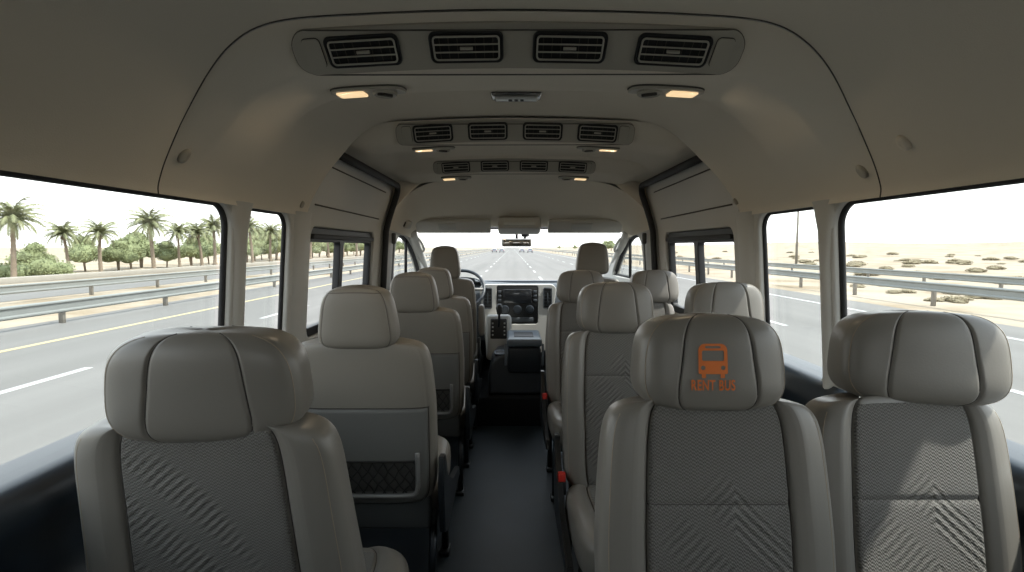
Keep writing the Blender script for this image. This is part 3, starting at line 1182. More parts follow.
# ================================================================== AIR VENTS AND LAMPS IN THE CEILING
def roof_patch(loop, h, thick=0.006, nx=1):
    """solid patch that follows the lining; loop in (x, y), h = drop of its face"""
    bm = bmesh.new()
    f = bm.faces.new([bm.verts.new((x, y, 0)) for x, y in loop])
    xs_ = [p[0] for p in loop]
    n = max(1, int((max(xs_) - min(xs_)) / .04))
    for k in range(1, n):
        X = min(xs_) + (max(xs_) - min(xs_)) * k / n
        bmesh.ops.bisect_plane(bm, geom=bm.verts[:] + bm.edges[:] + bm.faces[:], plane_co=(X, 0, 0), plane_no=(1, 0, 0))
    ys_ = [p[1] for p in loop]
    n = max(1, int((max(ys_) - min(ys_)) / .012))
    for k in range(1, n):
        Y = min(ys_) + (max(ys_) - min(ys_)) * k / n
        bmesh.ops.bisect_plane(bm, geom=bm.verts[:] + bm.edges[:] + bm.faces[:], plane_co=(0, Y, 0), plane_no=(0, 1, 0))
    top = bm.faces[:]
    r = bmesh.ops.extrude_face_region(bm, geom=top)
    newv = {v for v in r['geom'] if isinstance(v, bmesh.types.BMVert)}
    for v in bm.verts:
        v.co = roof_pt(v.co.x, v.co.y, h if v in newv else h - thick)
    bmesh.ops.recalc_face_normals(bm, faces=bm.faces)
    return bm


def flip_to_down(o):
    return smooth_by_angle(o, 30)


def vent_row(y0, y1, xc, pitch, vw, half, lab, where):
    """y0..y1: extent of the sloped face"""
    root = empty('air_vent_panel', tuple(roof_pt(xc, (y0 + y1) / 2)))
    tag(root, lab, 'air vent')
    inv = Matrix.Translation(-root.location)

    def part(name, bm, m, parent=root):
        if parent is root:
            bm.transform(inv)
        else:
            bm.transform(inv)
        return flip_to_down(obj(name, bm, m, parent))
    H = y1 - y0
    loop = rrect(xc - half, xc + half, y0, y1, H * .42, 8)
    part('panel', roof_patch(loop, .005, .012), M['ventpanel'])
    bm = bmesh.new()
    add_tube(bm, [roof_pt(x, y, .0035) for x, y in loop], .0016, 6, True)
    part('joint', bm, M['seam2'])
    for s in (-1, 1):
        cx = xc + s * (half - .043 * half / .49)
        cw = .019 * half / .49
        lp = rrect(cx - cw, cx + cw, y0 + H * .17, y1 - H * .17, .008, 4)
        c = part('blanking_cap', roof_patch(lp, .0085, .006), M['ventpanel'])
        bm = bmesh.new()
        add_tube(bm, [roof_pt(x, y, .0055) for x, y in lp], .0012, 5, True)
        part('joint', bm, M['rubber'], c)
    for k in range(4):
        cx = xc + (k - 1.5) * pitch
        a, b = cx - vw / 2, cx + vw / 2
        v0, v1 = y0 + H * .18, y1 - H * .18
        lp = rrect(a, b, v0, v1, .010, 5)
        vent = part('vent', roof_patch(lp, .0065, .006), M['black'])
        bm = bmesh.new()
        add_tube(bm, [roof_pt(x, y, .0075) for x, y in rrect(a - .001, b + .001, v0 - .001, v1 + .001, .011, 5)], .0028, 6, True)
        part('surround', bm, M['rubber'], vent)
        bm = bmesh.new()
        add_tube(bm, [roof_pt(x, y, .011) for x, y in rrect(a + .006, b - .006, v0 + .005, v1 - .005, .007, 4)], .0021, 6, True)
        hh = (v1 - v0 - .010)
        for j in range(1, 3):
            vv = v0 + .005 + hh * j / 3
            add_tube(bm, [roof_pt(a + .006, vv, .011), roof_pt(cx, vv, .011), roof_pt(b - .006, vv, .011)], .0018, 6)
        part('slats', bm, M['ventring'], vent)
        bm = bmesh.new()
        for j in range(-3, 4):
            if j == 0:
                continue
            xx = cx + j * vw * .125
            p0, p1 = roof_pt(xx, v0 + .006, .0085), roof_pt(xx, v1 - .006, .0085)
            add_tube(bm, [p0, p1], .0008, 4)
        part('fins', bm, M['seam2'], vent)
        bm = bmesh.new()
        vm = (v0 + v1) / 2
        add_tube(bm, [roof_pt(cx - vw * .09, vm, .012), roof_pt(cx + vw * .09, vm, .012)], .0036, 8)
        part('thumb_tab', bm, M['ventring'], vent)
    return root


vent_row(1.103, 1.188, .013, .219, .150, .475, 'rearmost ceiling panel of four air vents, the largest and nearest', 1)
vent_row(2.086, 2.160, .013, .219, .152, .475, 'middle ceiling panel of four air vents, on the second roof duct', 2)
vent_row(2.932, 3.015, .013, .219, .152, .455, 'front ceiling panel of four air vents, the smallest and farthest', 3)


def ceiling_lamp(xc, yc, s, lab, sc=1.0, light=True):
    root = empty('reading_lamp', tuple(roof_pt(xc, yc)))
    tag(root, lab, 'lamp', 'ceiling reading lamps')
    inv = Matrix.Translation(-root.location)

    def part(name, bm, m, parent=root):
        bm.transform(inv)
        return flip_to_down(obj(name, bm, m, parent))
    hw, hd = .088 * sc, .042 * sc
    # rounded lozenge outline
    lp = []
    for k in range(40):
        a = 2 * PI * k / 40
        c, s_ = math.cos(a), math.sin(a)
        lp.append((xc + hw * math.copysign(abs(c) ** .62, c) + .012 * s_ * (-s), yc + hd * math.copysign(abs(s_) ** .62, s_)))
    part('housing', roof_patch(lp, .009, .014), M['ventring'])
    bm = bmesh.new()
    add_tube(bm, [roof_pt(x, y, .001) for x, y in lp], .0022, 6, True)
    part('joint', bm, M['seam2'])
    lx = xc + s * .042 * sc
    q = rrect(lx - .034 * sc, lx + .034 * sc, yc - .027 * sc, yc + .027 * sc, .008, 4)
    part('lens', roof_patch(q, .0125, .006), M['lens'])
    kx = xc - s * .040 * sc
    c = roof_pt(kx, yc, .0115)
    bm = bmesh.new()
    rot = Matrix.Rotation(PI, 4, 'X')
    add_lathe(bm, [(.030 * sc, -.002), (.030 * sc, .003), (.027 * sc, .006), (.021 * sc, .002), (.001, .001)], 24, Matrix.Translation(c) @ rot)
    nozzle = part('nozzle', bm, M['ventpanel'])
    bm = bmesh.new()
    add_box(bm, -.019 * sc, .019 * sc, -.0045, .0045, 0, .008, .002, 2, Matrix.Translation(c) @ rot @ Matrix.Rotation(.5 * s, 4, 'Z'))
    part('turn_tab', bm, M['seam'], nozzle)
    if light:
        ld = bpy.data.lights.new('lamp_light', 'AREA')
        ld.shape = 'RECTANGLE'
        ld.size = .06
        ld.size_y = .045
        ld.energy = 0.22
        ld.color = (1.0, .78, .5)
        lo = bpy.data.objects.new('lamp_light', ld)
        COL.objects.link(lo)
        lo.parent = root
        lo.location = (s * .042, 0, -.017)
    return root


ceiling_lamp(-.358, 1.335, -1, 'lit reading lamp left of the rearmost air vent panel')
ceiling_lamp(.384, 1.335, 1, 'lit reading lamp right of the rearmost air vent panel')
ceiling_lamp(-.338, 2.285, -1, 'small lit reading lamp left, on the second roof duct')
ceiling_lamp(.372, 2.285, 1, 'small lit reading lamp right, on the second roof duct')
ceiling_lamp(-.338, 3.19, -1, 'farthest lit reading lamp on the left, under the front air vents')
ceiling_lamp(.372, 3.19, 1, 'farthest lit reading lamp on the right, under the front air vents')

# clear dome lamp in the middle
c = roof_pt(.014, 1.79, 0)
root = empty('dome_lamp', tuple(c))
tag(root, 'small unlit clear dome lamp with chrome rim in the middle of the ceiling', 'lamp')
bm = bmesh.new()
add_box(bm, -.085, .085, -.036, .036, -.010, .004, .007, 3)
obj('rim', bm, M['chrome'], root)
bm = bmesh.new()
add_box(bm, -.072, .072, -.026, .026, -.018, -.008, .006, 3)
obj('cover', bm, M['clear'], root)
bm = bmesh.new()
for k in (-1, 0, 1):
    add_box(bm, k * .02 - .006, k * .02 + .006, -.008, .008, -.0215, -.017, .002)
obj('switch', bm, M['black'], root)

# ================================================================== SEATS


class Puff:
    """padded body: rounded-box cross sections stacked along local z"""

    def __init__(s, H, W, D, m=4.5, n=3.6, bol=0.0, seam=0.6, seam_d=0.05, z0=0.0, hseams=(), bow=0.0, wrap=0.0, crown=0.0):
        s.H, s.W, s.D, s.m, s.n = H, W, D, m, n
        s.slant = 0.0
        s.bol, s.seam, s.seam_d, s.z0, s.hs, s.bow, s.wrap, s.crown = bol, seam, seam_d, z0, hseams, bow, wrap, crown

    def wd(s, b):
        t = (b + 1) / 2
        W = s.W(t) if callable(s.W) else s.W
        D = s.D(t) if callable(s.D) else s.D
        return W, D

    def pt(s, b, a, front, lift=0.0, plain=False):
        """b in -1..1 up, a in -1..1 across, front = -1 or 1 (side of y)"""
        k = max(0.0, 1 - abs(b) ** s.m) ** (1 / s.m)
        W, D = s.wd(b)
        sd = max(0.0, 1 - abs(a) ** s.n) ** (1 / s.n)
        y = D * k * sd
        kk = k ** .5
        if not plain:
            if s.bol:
                y += s.bol * sm(s.seam - .02, s.seam + .16, abs(a)) * sd * kk * (1 if front < 0 else 0)
            sx = s.seam_at(b)
            y -= s.seam_d * D * math.exp(-((abs(a) - sx) / .022) ** 2) * k ** 2
            for hb in s.hs:
                if abs(a) < s.seam:
                    y -= .09 * D * math.exp(-((b - hb) / .018) ** 2)
        x = W * k * a
        z = s.z0 + s.H * (b + 1) / 2 + s.crown * (1 - a * a) * max(0, b) ** 3
        return Vector((x, front * (y + lift) - s.wrap * abs(a) ** 2.2 * k, z))

    def seam_at(s, b):
        return s.seam + s.bow * b * b + s.slant * b

    def rows(s, nb=40, na=22):
        out = []
        bs = []
        for i in range(nb + 1):
            ph = -PI / 2 + PI * i / nb
            bs.append(math.copysign(abs(math.sin(ph)) ** (2 / s.m), math.sin(ph)) if abs(math.sin(ph)) > 1e-6 else 0)
        # fill the middle densely
        extra = [-.9 + 1.8 * k / (nb * 1.2) for k in range(int(nb * 1.2) + 1)]
        for hb in s.hs:
            extra += [hb - .03, hb - .02, hb - .01, hb, hb + .01, hb + .02, hb + .03]
        bs = sorted(set(round(v, 5) for v in bs + extra))
        res = [bs[0]]
        for v in bs[1:]:
            if v - res[-1] > .004:
                res.append(v)
        if res[-1] < 1:
            res[-1] = 1.0
        bs = res
        al = []
        for i in range(na + 1):
            ph = PI / 2 * i / na
            al.append(math.sin(ph) ** (2 / s.n))
        al += [k / 24 for k in range(0, 22)]
        al += [s.seam + d for d in (-.06, -.04, -.03, -.02, -.01, 0, .01, .02, .03, .04, .06)]
        al = sorted(set(round(v, 4) for v in al if v <= 1))
        r2 = [al[0]]
        for v in al[1:]:
            if v - r2[-1] > .003:
                r2.append(v)
        if r2[-1] < 1:
            r2[-1] = 1.0
        al = [-v for v in r2[::-1]] + r2[1:]
        return bs, al

    def mesh(s, **kw):
        bs, al = s.rows(**kw)
        rws = []
        for b in bs:
            ring = [s.pt(b, a, -1) for a in al] + [s.pt(b, a, 1) for a in al[::-1][1:-1]]
            rws.append(ring)
        bm = grid_mesh(rws, True)
        bmesh.ops.remove_doubles(bm, verts=bm.verts, dist=.0002)
        bmesh.ops.recalc_face_normals(bm, faces=bm.faces)
        return bm

    def patch(s, front, b0, b1, a0, a1, lift, skirt=.004):
        bs, al = s.rows()
        bs = sorted(set([b0, b1] + [b for b in bs if b0 < b < b1]))
        al = sorted(set([a0, a1] + [a for a in al if a0 < a < a1]))
        rws = [[s.pt(b, a, front, lift - (skirt if (i in (0, len(al) - 1) or j in (0, len(bs) - 1)) else 0)) for i, a in enumerate(al)] for j, b in enumerate(bs)]
        bm = grid_mesh(rws)
        bmesh.ops.recalc_face_normals(bm, faces=bm.faces)
        # face outward
        f = max(bm.faces, key=lambda q: q.calc_area())
        if f.normal.y * front < 0:
            bmesh.ops.reverse_faces(bm, faces=bm.faces)
        return bm

    def line(s, front, pts, lift=0.0):
        return [s.pt(b, a, front, lift) for b, a in pts]


def seam_tubes(bm, pf, front, r=.0011, b0=-.97, b1=.97, at=None, lift=-.0002):
    for sg in (-1, 1):
        pts = []
        for k in range(41):
            b = b0 + (b1 - b0) * k / 40
            a = (at(b) if at else pf.seam_at(b)) * sg
            pts.append(pf.pt(b, a, front, lift))
        add_tube(bm, pts, r, 5)


def make_seat(name, style, Wb, Hb, zb, Wh, Hh, zh, rec=11, hs=.43, cdrop=0, taper=.07, cushion=True, buckle=0, armrest=0, Wc=None, lean_h=None, tilt=0, dh=.062, cushion_w=None):
    """style 'wing': cloth insert and winged headrest; 'plain': leather back with net pocket.
    The seat faces local +y; the backrest's foot stands over the origin."""
    root = empty(name)
    R = math.radians(rec)
    bk = empty('recline_pivot')      # replaced below by direct rotations; kept out of the scene
    bpy.data.objects.remove(bk)
    vis = -1 if style == 'plain' else SEEN_FRONT[0]
    L = M['leather'] if style == 'wing' else M['leather2']
    # ---------- backrest
    Wf = lambda t: Wb * (1.0 - (taper if style == 'wing' else .06) * sm(.55 if taper < .1 else .25, 1.0, t) - .04 * (1 - t))
    Df = lambda t: .062 - .022 * t
    pf = Puff(Hb, Wf, Df, m=9 if style == 'wing' else 9, n=4.2, bol=.014 if style == 'wing' else 0, seam=.61 if style == 'wing' else .9, seam_d=.16 if style == 'wing' else .05,
              hseams=(hs,) if style == 'wing' and hs else (), wrap=0, crown=.012)
    rot = (R if True else 0, 0, 0)

    def place(o):
        o.location = (0, 0, zb)
        o.rotation_euler = rot
        return o
    # the puff's bolstered side is local -y; the seen side
    back = place(obj('backrest', pf.mesh(), L, root))
    if style == 'wing':
        fp = obj('cloth_insert', pf.patch(-1, -.93, .955, -.597, .597, .0016), M['fabric'] if hs else M['fabric_ribbed'], back)
        bm = bmesh.new()
        seam_tubes(bm, pf, -1, .0014, -.97, .975)
        if hs:
            add_tube(bm, [pf.pt(hs, a / 20 * .597, -1, .001) for a in range(-20, 21)], .0012, 5)
        obj('seam', bm, M['seam'], back)
        for sg in (-1, 1):
            bm = bmesh.new()
            add_tube(bm, [pf.pt(-.93 + 1.86 * k / 40, sg * .925, -1, -.0002) for k in range(41)], .0009, 5)
            obj('stitching', bm, M['stitch'], back)
    else:
        # hard grey lower panel, its horizontal joint, the net pocket with an L shaped rim
        pnl = obj('back_panel', pf.patch(-1, -.97, .25, -.90, .90, .0035, .006), M['backpanel'], back)
        bm = bmesh.new()
        add_tube(bm, [pf.pt(.255, a / 20 * .93, -1, .003) for a in range(-20, 21)], .0016, 5)
        add_tube(bm, [pf.pt(.25 - 1.17 * k / 20, .915, -1, .002) for k in range(21)], .0014, 5)
        add_tube(bm, [pf.pt(.25 - 1.17 * k / 20, -.915, -1, .002) for k in range(21)], .0014, 5)
        obj('seam', bm, M['seam'], back)
        pk = obj('pocket_backing', pf.patch(-1, -.80, -.40, -.76, .72, .0045, .002), M['pocket'], back)
        bm = bmesh.new()
        nD = 10
        for sgn in (-1, 1):
            for k in range(-6, nD + 6):
                pts = []
                for q in range(13):
                    f = q / 12
                    b = -.80 + .40 * f
                    a = -.76 + 1.48 * (k / nD) + sgn * (f - .5) * .34 + .01 * math.sin(q * 1.1 + k)
                    if -.76 <= a <= .72:
                        pts.append(pf.pt(b, a, -1, .009 + .004 * math.sin(PI * f)))
                if len(pts) > 1:
                    add_tube(bm, pts, .0022, 4)
        add_tube(bm, [pf.pt(-.395, -.76 + 1.48 * k / 20, -1, .010) for k in range(21)], .004, 6)
        obj('net', bm, M['net'], pk)
        bm = bmesh.new()
        path = [(-.30, .755)] + [(-.30 - .5 * k / 8, .755) for k in range(1, 8)] + [(-.82, .74), (-.845, .70)] + [(-.85, .66 - 1.42 * k / 12) for k in range(13)] + [(-.84, -.78), (-.80, -.79)] + [(-.75 + .4 * k / 6, -.79) for k in range(7)]
        add_tube(bm, [pf.pt(b, a, -1, .006) for b, a in path], .008, 8)
        obj('pocket_rim', bm, M['rim'], back)
    # ---------- headrest
    lean = Vector((0, 0, 0))
    if lean_h is None:
        off = -math.tan(R) * (zh - zb)
    else:
        off = lean_h
    if style == 'wing':
        hW = lambda t: Wh * (1.0 - .11 * t ** 2.2)
        hp = Puff(Hh, hW, lambda t: dh * (1.0 - .12 * t), m=4.0, n=4.6, bol=.0, seam=.48, seam_d=.09, bow=.04, wrap=-.012, crown=.003)
        hp.slant = -.055
    else:
        hW = lambda t: Wh * (1.0 - .22 * t ** 1.5)
        hp = Puff(Hh, hW, lambda t: dh * (1.0 - .2 * t), m=5.0, n=4.2, seam=.86, seam_d=.04, crown=.006)
    hr = obj('headrest', hp.mesh(nb=36, na=18), L, root, loc=(0, off, zh), rot=(R * .55, 0, tilt))
    bm = bmesh.new()
    if style == 'wing':
        seam_tubes(bm, hp, -1, .0014, -.985, .985)
        seam_tubes(bm, hp, 1, .0014, -.985, .985)
        obj('seam', bm, M['seam'], hr)
        for sg in (-1, 1):
            bm = bmesh.new()
            pts = []
            for k in range(41):
                b = -.955 + 1.91 * k / 40
                pts.append(hp.pt(b, sg * (.93 - .04 * b * b), -1, .0000))
            add_tube(bm, pts, .0009, 5)
            obj('stitching', bm, M['stitch'], hr)
    else:
        seam_tubes(bm, hp, -1, .0011, -.95, .95)
        add_tube(bm, [hp.pt(.86, a / 20 * .9, -1, -.0001) for a in range(-20, 21)], .001, 5)
        obj('seam', bm, M['seam2'], hr)
    for s in (-1, 1):
        p0 = Vector((s * Wh * .42, off + .010, zh + .03))
        p1 = Vector((s * Wh * .42, -math.tan(R) * (Hb - .05), zb + Hb - .05))
        bm = bmesh.new()
        add_tube(bm, [p0, p1], .006, 8)
        obj('headrest_post', bm, M['chrome'], root)
    # ---------- cushion and underframe
    cw = cushion_w or Wb
    if cushion:
        cp = Puff(.50, lambda t: cw * (1 - .05 * t), lambda t: .068, m=5, n=4.2, bol=.012, seam=.62, seam_d=.12)
        c = obj('seat_cushion', cp.mesh(nb=30, na=16), L, root, loc=(0, .0, .345 - cdrop), rot=(-PI / 2 + math.radians(4), 0, 0))
        obj('cloth_insert', cp.patch(-1, -.9, .80, -.6, .6, .0016), M['fabric'], c)
        bm = bmesh.new()
        seam_tubes(bm, cp, -1, .0014)
        obj('seam', bm, M['seam'], c)
    bm = bmesh.new()
    add_box(bm, -cw + .02, cw - .02, .0, .44, .285, .335, .012)
    add_box(bm, -cw + .03, cw - .03, -.045, .01, .30, .44, .012)
    obj('skirt', bm, M['skirt'], root)
    # hinge bracket beside the cushion on both sides
    for s in (-1, 1):
        bm = bmesh.new()
        prof = [(-.06, .30), (-.09, .47), (-.065, .56), (-.03, .56), (.02, .46), (.16, .38), (.40, .33), (.42, .29), (.0, .27)]
        loop = []
        vs0 = [bm.verts.new((s * (cw + .002), y, z)) for y, z in prof]
        vs1 = [bm.verts.new((s * (cw + .022), y, z)) for y, z in prof]
        bm.faces.new(vs0)
        bm.faces.new(vs1[::-1])
        for k in range(len(prof)):
            bm.faces.new((vs0[k], vs0[(k + 1) % len(prof)], vs1[(k + 1) % len(prof)], vs1[k]))
        bmesh.ops.bevel(bm, geom=bm.edges[:], offset=.003, segments=2, affect='EDGES')
        bmesh.ops.recalc_face_normals(bm, faces=bm.faces)
        smooth_by_angle(obj('side_bracket', bm, M['frame'], root))
        for yy in (.02, .36):
            bm = bmesh.new()
            add_tube(bm, [(s * (cw - .03), yy, .30), (s * (cw - .03), yy - .04, .15), (s * (cw - .03), yy - .04, .02)], .014, 8)
            add_box(bm, s * (cw - .03) - .02, s * (cw - .03) + .02, yy - .075, yy - .005, .0, .02, .004)
            obj('leg', bm, M['frame'], root)
    if buckle:
        bm = bmesh.new()
        add_box(bm, -.014, .014, -.011, .011, -.05, .0, .004)
        b = obj('belt_buckle', bm, M['black'], root, loc=(buckle * (cw + .004), .06, .435), rot=(-.15, 0, 0))
        bm = bmesh.new()
        add_box(bm, -.0125, .0125, -.0125, .0125, -.006, .026, .003)
        obj('button', bm, M['red'], b)
    if armrest:
        ap = Puff(.24, .025, lambda t: .04, m=4, n=3, seam=.9, seam_d=0)
        obj('armrest', ap.mesh(nb=18, na=10), M['leather2'], root, loc=(armrest * (Wb + .035), -.05, zb + .18), rot=(R, 0, 0))
    return root, hr, hp, back, pf


SEEN_FRONT = [-1]
seats = {}


def mirror_front(root):
    """a seat that faces the rear of the bus: turned half round"""
    root.rotation_euler[2] += PI


# The cloth side of a 'wing' seat is local -y.  For the seats that face the camera the cushion lies on that same side.
def wing_seat(x, y, Wb, Hb, zb, Wh, Hh, zh, label, facing_rear=True, rec=9, buckle=0, tilt=0, head_off=None, dh=.062, hx=0, group='passenger seats', **kw):
    root, hr, hp, back, pf = make_seat('passenger_seat', 'wing', Wb, Hb, zb, Wh, Hh, zh, **kw, rec=(-rec if facing_rear else rec), buckle=buckle, tilt=tilt, lean_h=head_off, dh=dh)
    if facing_rear:
        # cushion, frame, bracket, buckle go to the cloth side (-y)
        for c in root.children:
            nm = c.name.split('.')[0]
            if nm in ('seat_cushion',):
                c.rotation_euler = (PI / 2 - math.radians(4), 0, 0)
                # mirrored so that its cloth side stays on top
                c.rotation_euler = (-PI / 2 + math.radians(4), 0, PI)
            elif nm in ('skirt', 'side_bracket', 'leg'):
                for v in c.data.vertices:
                    v.co.y *= -1
                    v.co.x *= -1
            elif nm == 'belt_buckle':
                c.location.y *= -1
    hr.location.x += hx
    root.location = (x, y, 0)
    tag(root, label, 'seat', group)
    return root, hr, hp


def plain_seat(x, y, Wb, Hb, zb, Wh, Hh, zh, label, rec=10, armrest=0, group='passenger seats', name='passenger_seat', buckle=0):
    root, hr, hp, back, pf = make_seat(name, 'plain', Wb, Hb, zb, Wh, Hh, zh, rec=rec, armrest=armrest, buckle=buckle, dh=.058)
    root.location = (x, y, 0)
    tag(root, label, 'seat', group)
    return root, hr, hp


# left column
wing_seat(-.536, 1.0, .262, .60, .36, .166, .190, .918, 'nearest left seat with woven cloth insert and winged leather headrest', facing_rear=False, rec=10, tilt=.10, dh=.060, hs=None, cdrop=.07, taper=.12, hx=.008)
plain_seat(-.482, 1.73, .238, .56, .40, .128, .190, .935, 'second left seat from the rear, with black net pocket on its back')
plain_seat(-.470, 2.58, .238, .56, .40, .122, .185, .940, 'third left seat from the rear, seen over the net pocket seat')
plain_seat(-.470, 3.20, .238, .56, .40, .122, .185, .940, 'fourth left seat, directly behind the driver seat')
plain_seat(-.50, 3.98, .235, .62, .40, .120, .245, 1.01, 'driver seat with a tall headrest, left of the dashboard', rec=8, armrest=1, group='front seats', name='driver_seat')
# right pairs, from the camera forwards
r1, r1h, r1p = wing_seat(.349, .83, .206, .60, .385, .131, .167, .963, 'nearest right aisle seat with the orange bus print on its headrest', rec=8)
wing_seat(.716, .87, .190, .60, .375, .141, .168, .962, 'nearest right window seat with a sunlit wide headrest', rec=8, tilt=-.20, hx=.040)
wing_seat(.382, 1.83, .203, .56, .385, .142, .190, .93, 'second right aisle seat with red buckle beside its cushion', rec=8, buckle=-1)
wing_seat(.745, 1.83, .155, .56, .385, .140, .190, .93, 'second right window seat, only its headrest rising behind the orange print', rec=8, hx=.042)
wing_seat(.385, 2.82, .203, .56, .385, .136, .185, .935, 'third right aisle seat, behind the second one, beside the centre console', rec=8, buckle=-1)
wing_seat(.760, 2.82, .155, .56, .385, .136, .185, .935, 'third right window seat next to the right sliding door', rec=8, hx=.035)
plain_seat(.60, 3.98, .235, .60, .42, .128, .235, 1.045, 'front passenger seat with a tall headrest, right of the dashboard', rec=8, group='front seats', name='front_passenger_seat')

# ---- the orange print on the headrest
SX, SZ = .0033, .0


def on_head(x, z, lift=.0013):
    """conform a point of the print to the headrest front"""
    pf = r1p
    b = 2 * z / pf.H - 1
    k = (1 - abs(b) ** pf.m) ** (1 / pf.m)
    W, D = pf.wd(b)
    a = x / (W * k)
    return pf.pt(b, a, -1, lift, plain=True)


def flat_poly_mesh(outer, holes):
    me = curve_panel(outer, holes, 0.0002, 0.0)
    return me


def decal(name, outer_list, parent):
    bm = bmesh.new()
    for outer, holes in outer_list:
        me = flat_poly_mesh([(p[0] * LK, p[1] * LK) for p in outer], [[(p[0] * LK, p[1] * LK) for p in h] for h in holes])
        b2 = bmesh.new()
        b2.from_mesh(me)
        bmesh.ops.delete(b2, geom=[f for f in b2.faces if f.normal.z < .5], context='FACES')
        for X in [-.03 + .006 * k for k in range(11)]:
            bmesh.ops.bisect_plane(b2, geom=b2.verts[:] + b2.edges[:] + b2.faces[:], plane_co=(X, 0, 0), plane_no=(1, 0, 0))
        for k in range(-6, 7):
            bmesh.ops.bisect_plane(b2, geom=b2.verts[:] + b2.edges[:] + b2.faces[:], plane_co=(0, .0051 * k, 0), plane_no=(0, 1, 0))
        b2.to_mesh(me)
        b2.free()
        bm.from_mesh(me)
        bpy.data.meshes.remove(me)
    for v in bm.verts:
        v.co = on_head(v.co.x + LOGO_C[0], v.co.y + LOGO_C[1])
    bmesh.ops.recalc_face_normals(bm, faces=bm.faces)
    if bm.faces and sum(f.normal.y for f in bm.faces) > 0:
        bmesh.ops.reverse_faces(bm, faces=bm.faces)
    return obj(name, bm, M['orange'], parent)


LOGO_C = (-.012, .092)
busw, bush = .027, .052
LK = .90
body = rrect(-busw, busw, -.024, .032, .008, 5, radii=(.003, .003, .013, .013))
holes = [rrect(-.0205, .0205, .0005, .0195, .003, 4), rrect(-.0145, .0145, .0235, .0278, .002, 4),
         [(-.0185 + .0042 * math.cos(2 * PI * k / 16), -.0125 + .0042 * math.sin(2 * PI * k / 16)) for k in range(16)],
         [(.0185 + .0042 * math.cos(2 * PI * k / 16), -.0125 + .0042 * math.sin(2 * PI * k / 16)) for k in range(16)]]
wheels = [(rrect(-.0215, -.0135, -.0315, -.0235, .002, 3), []), (rrect(.0135, .0215, -.0315, -.0235, .002, 3), [])]
pr = decal('bus_print', [(body, holes)] + wheels, r1h)
pr['label'] = 'orange bus emblem'
tcu = bpy.data.curves.new('txt', 'FONT')
tcu.body = 'RENT BUS'
tcu.align_x = 'CENTER'
tcu.size = 1.0
tcu.offset = .018
tcu.space_character = 1.08
tob = bpy.data.objects.new('txt', tcu)
COL.objects.link(tob)
dg = bpy.context.evaluated_depsgraph_get()
dg.update()
tme = bpy.data.meshes.new_from_object(tob.evaluated_get(dg))
bpy.data.objects.remove(tob)
xs_ = [v.co.x for v in tme.vertices]
ys_ = [v.co.y for v in tme.vertices]
wd_, ht_ = max(xs_) - min(xs_), max(ys_) - min(ys_)
bm = bmesh.new()
bm.from_mesh(tme)
for v in bm.verts:
    x = (v.co.x - (max(xs_) + min(xs_)) / 2) / wd_ * .073
    z = (v.co.y - min(ys_)) / ht_ * .018
    v.co = Vector((x, z, 0))
for X in [-.04 + .005 * k for k in range(17)]:
    bmesh.ops.bisect_plane(bm, geom=bm.verts[:] + bm.edges[:] + bm.faces[:], plane_co=(X, 0, 0), plane_no=(1, 0, 0))
for k in range(1, 9):
    bmesh.ops.bisect_plane(bm, geom=bm.verts[:] + bm.edges[:] + bm.faces[:], plane_co=(0, .002 * k, 0), plane_no=(0, 1, 0))
for v in bm.verts:
    v.co = on_head(v.co.x + LOGO_C[0], v.co.y + LOGO_C[1] - .049, .0017)
bmesh.ops.recalc_face_normals(bm, faces=bm.faces)
if sum(f.normal.y for f in bm.faces) > 0:
    bmesh.ops.reverse_faces(bm, faces=bm.faces)
tx = obj('lettering', bm, M['orange'], r1h)
tx['label'] = 'orange RENT BUS lettering'

# ================================================================== FRONT OF THE BUS
# ---- dashboard
dash = empty('dashboard', (.04, 4.55, .20))
tag(dash, 'dashboard with silver centre stack, dark screen and air vents under the windscreen', 'dashboard')


def dpart(name, bm, m, parent=dash, ang=50):
    bm.transform(Matrix.Translation(-dash.location))
    return smooth_by_angle(obj(name, bm, m, parent), ang)


rws = []
prof = [(4.42, .45), (4.40, .62), (4.42, .80), (4.46, .885), (4.50, .915), (4.58, .93), (4.72, .925), (4.95, .90), (4.95, .45)]
for x in [-.80, -.6, -.40, -.30, -.22, 0, .25, .36, .5, .7, .90]:
    bump_ = .045 * math.exp(-((x + .46) / .2) ** 2)
    rws.append([(x, y, z + (bump_ if z > .86 else 0)) for y, z in prof])
bm = grid_mesh(rws, True)
bm.faces.new([bm.verts[i] for i in range(0)] or [v for v in list(bm.verts)[:9]])
dpart('dash_body', bm, M['dash'])
zf = 4.36
# silver centre stack
bm = bmesh.new()
me = curve_panel(rrect(-.275, .375, .36, .935, .05, 6), [rrect(-.13, .22, .60, .925, .02, 5)], .06, .006)
b2 = bmesh.new()
b2.from_mesh(me)
for v in b2.verts:
    x, z, w = v.co
    v.co = Vector((x * (1 - .25 * max(0, .62 - z) / .26) + .0, 4.39 - w + .10 * (z - .65) * .5, z))
dpart('centre_stack', b2, M['silver'])
bm = bmesh.new()
add_box(bm, -.135, .225, 4.375, 4.45, .59, .925, .006)
dpart('stack_panel', bm, M['black'])
bm = bmesh.new()
add_box(bm, -.075, .165, 4.360, 4.39, .775, .895, .006)
dpart('screen', bm, M['screen'])
for s in (-.105, .195):
    for k in range(3):
        bm = bmesh.new()
        add_box(bm, s - .014, s + .014, 4.362, 4.38, .79 + k * .036, .812 + k * .036, .003)
        dpart('screen_button', bm, M['dash'])
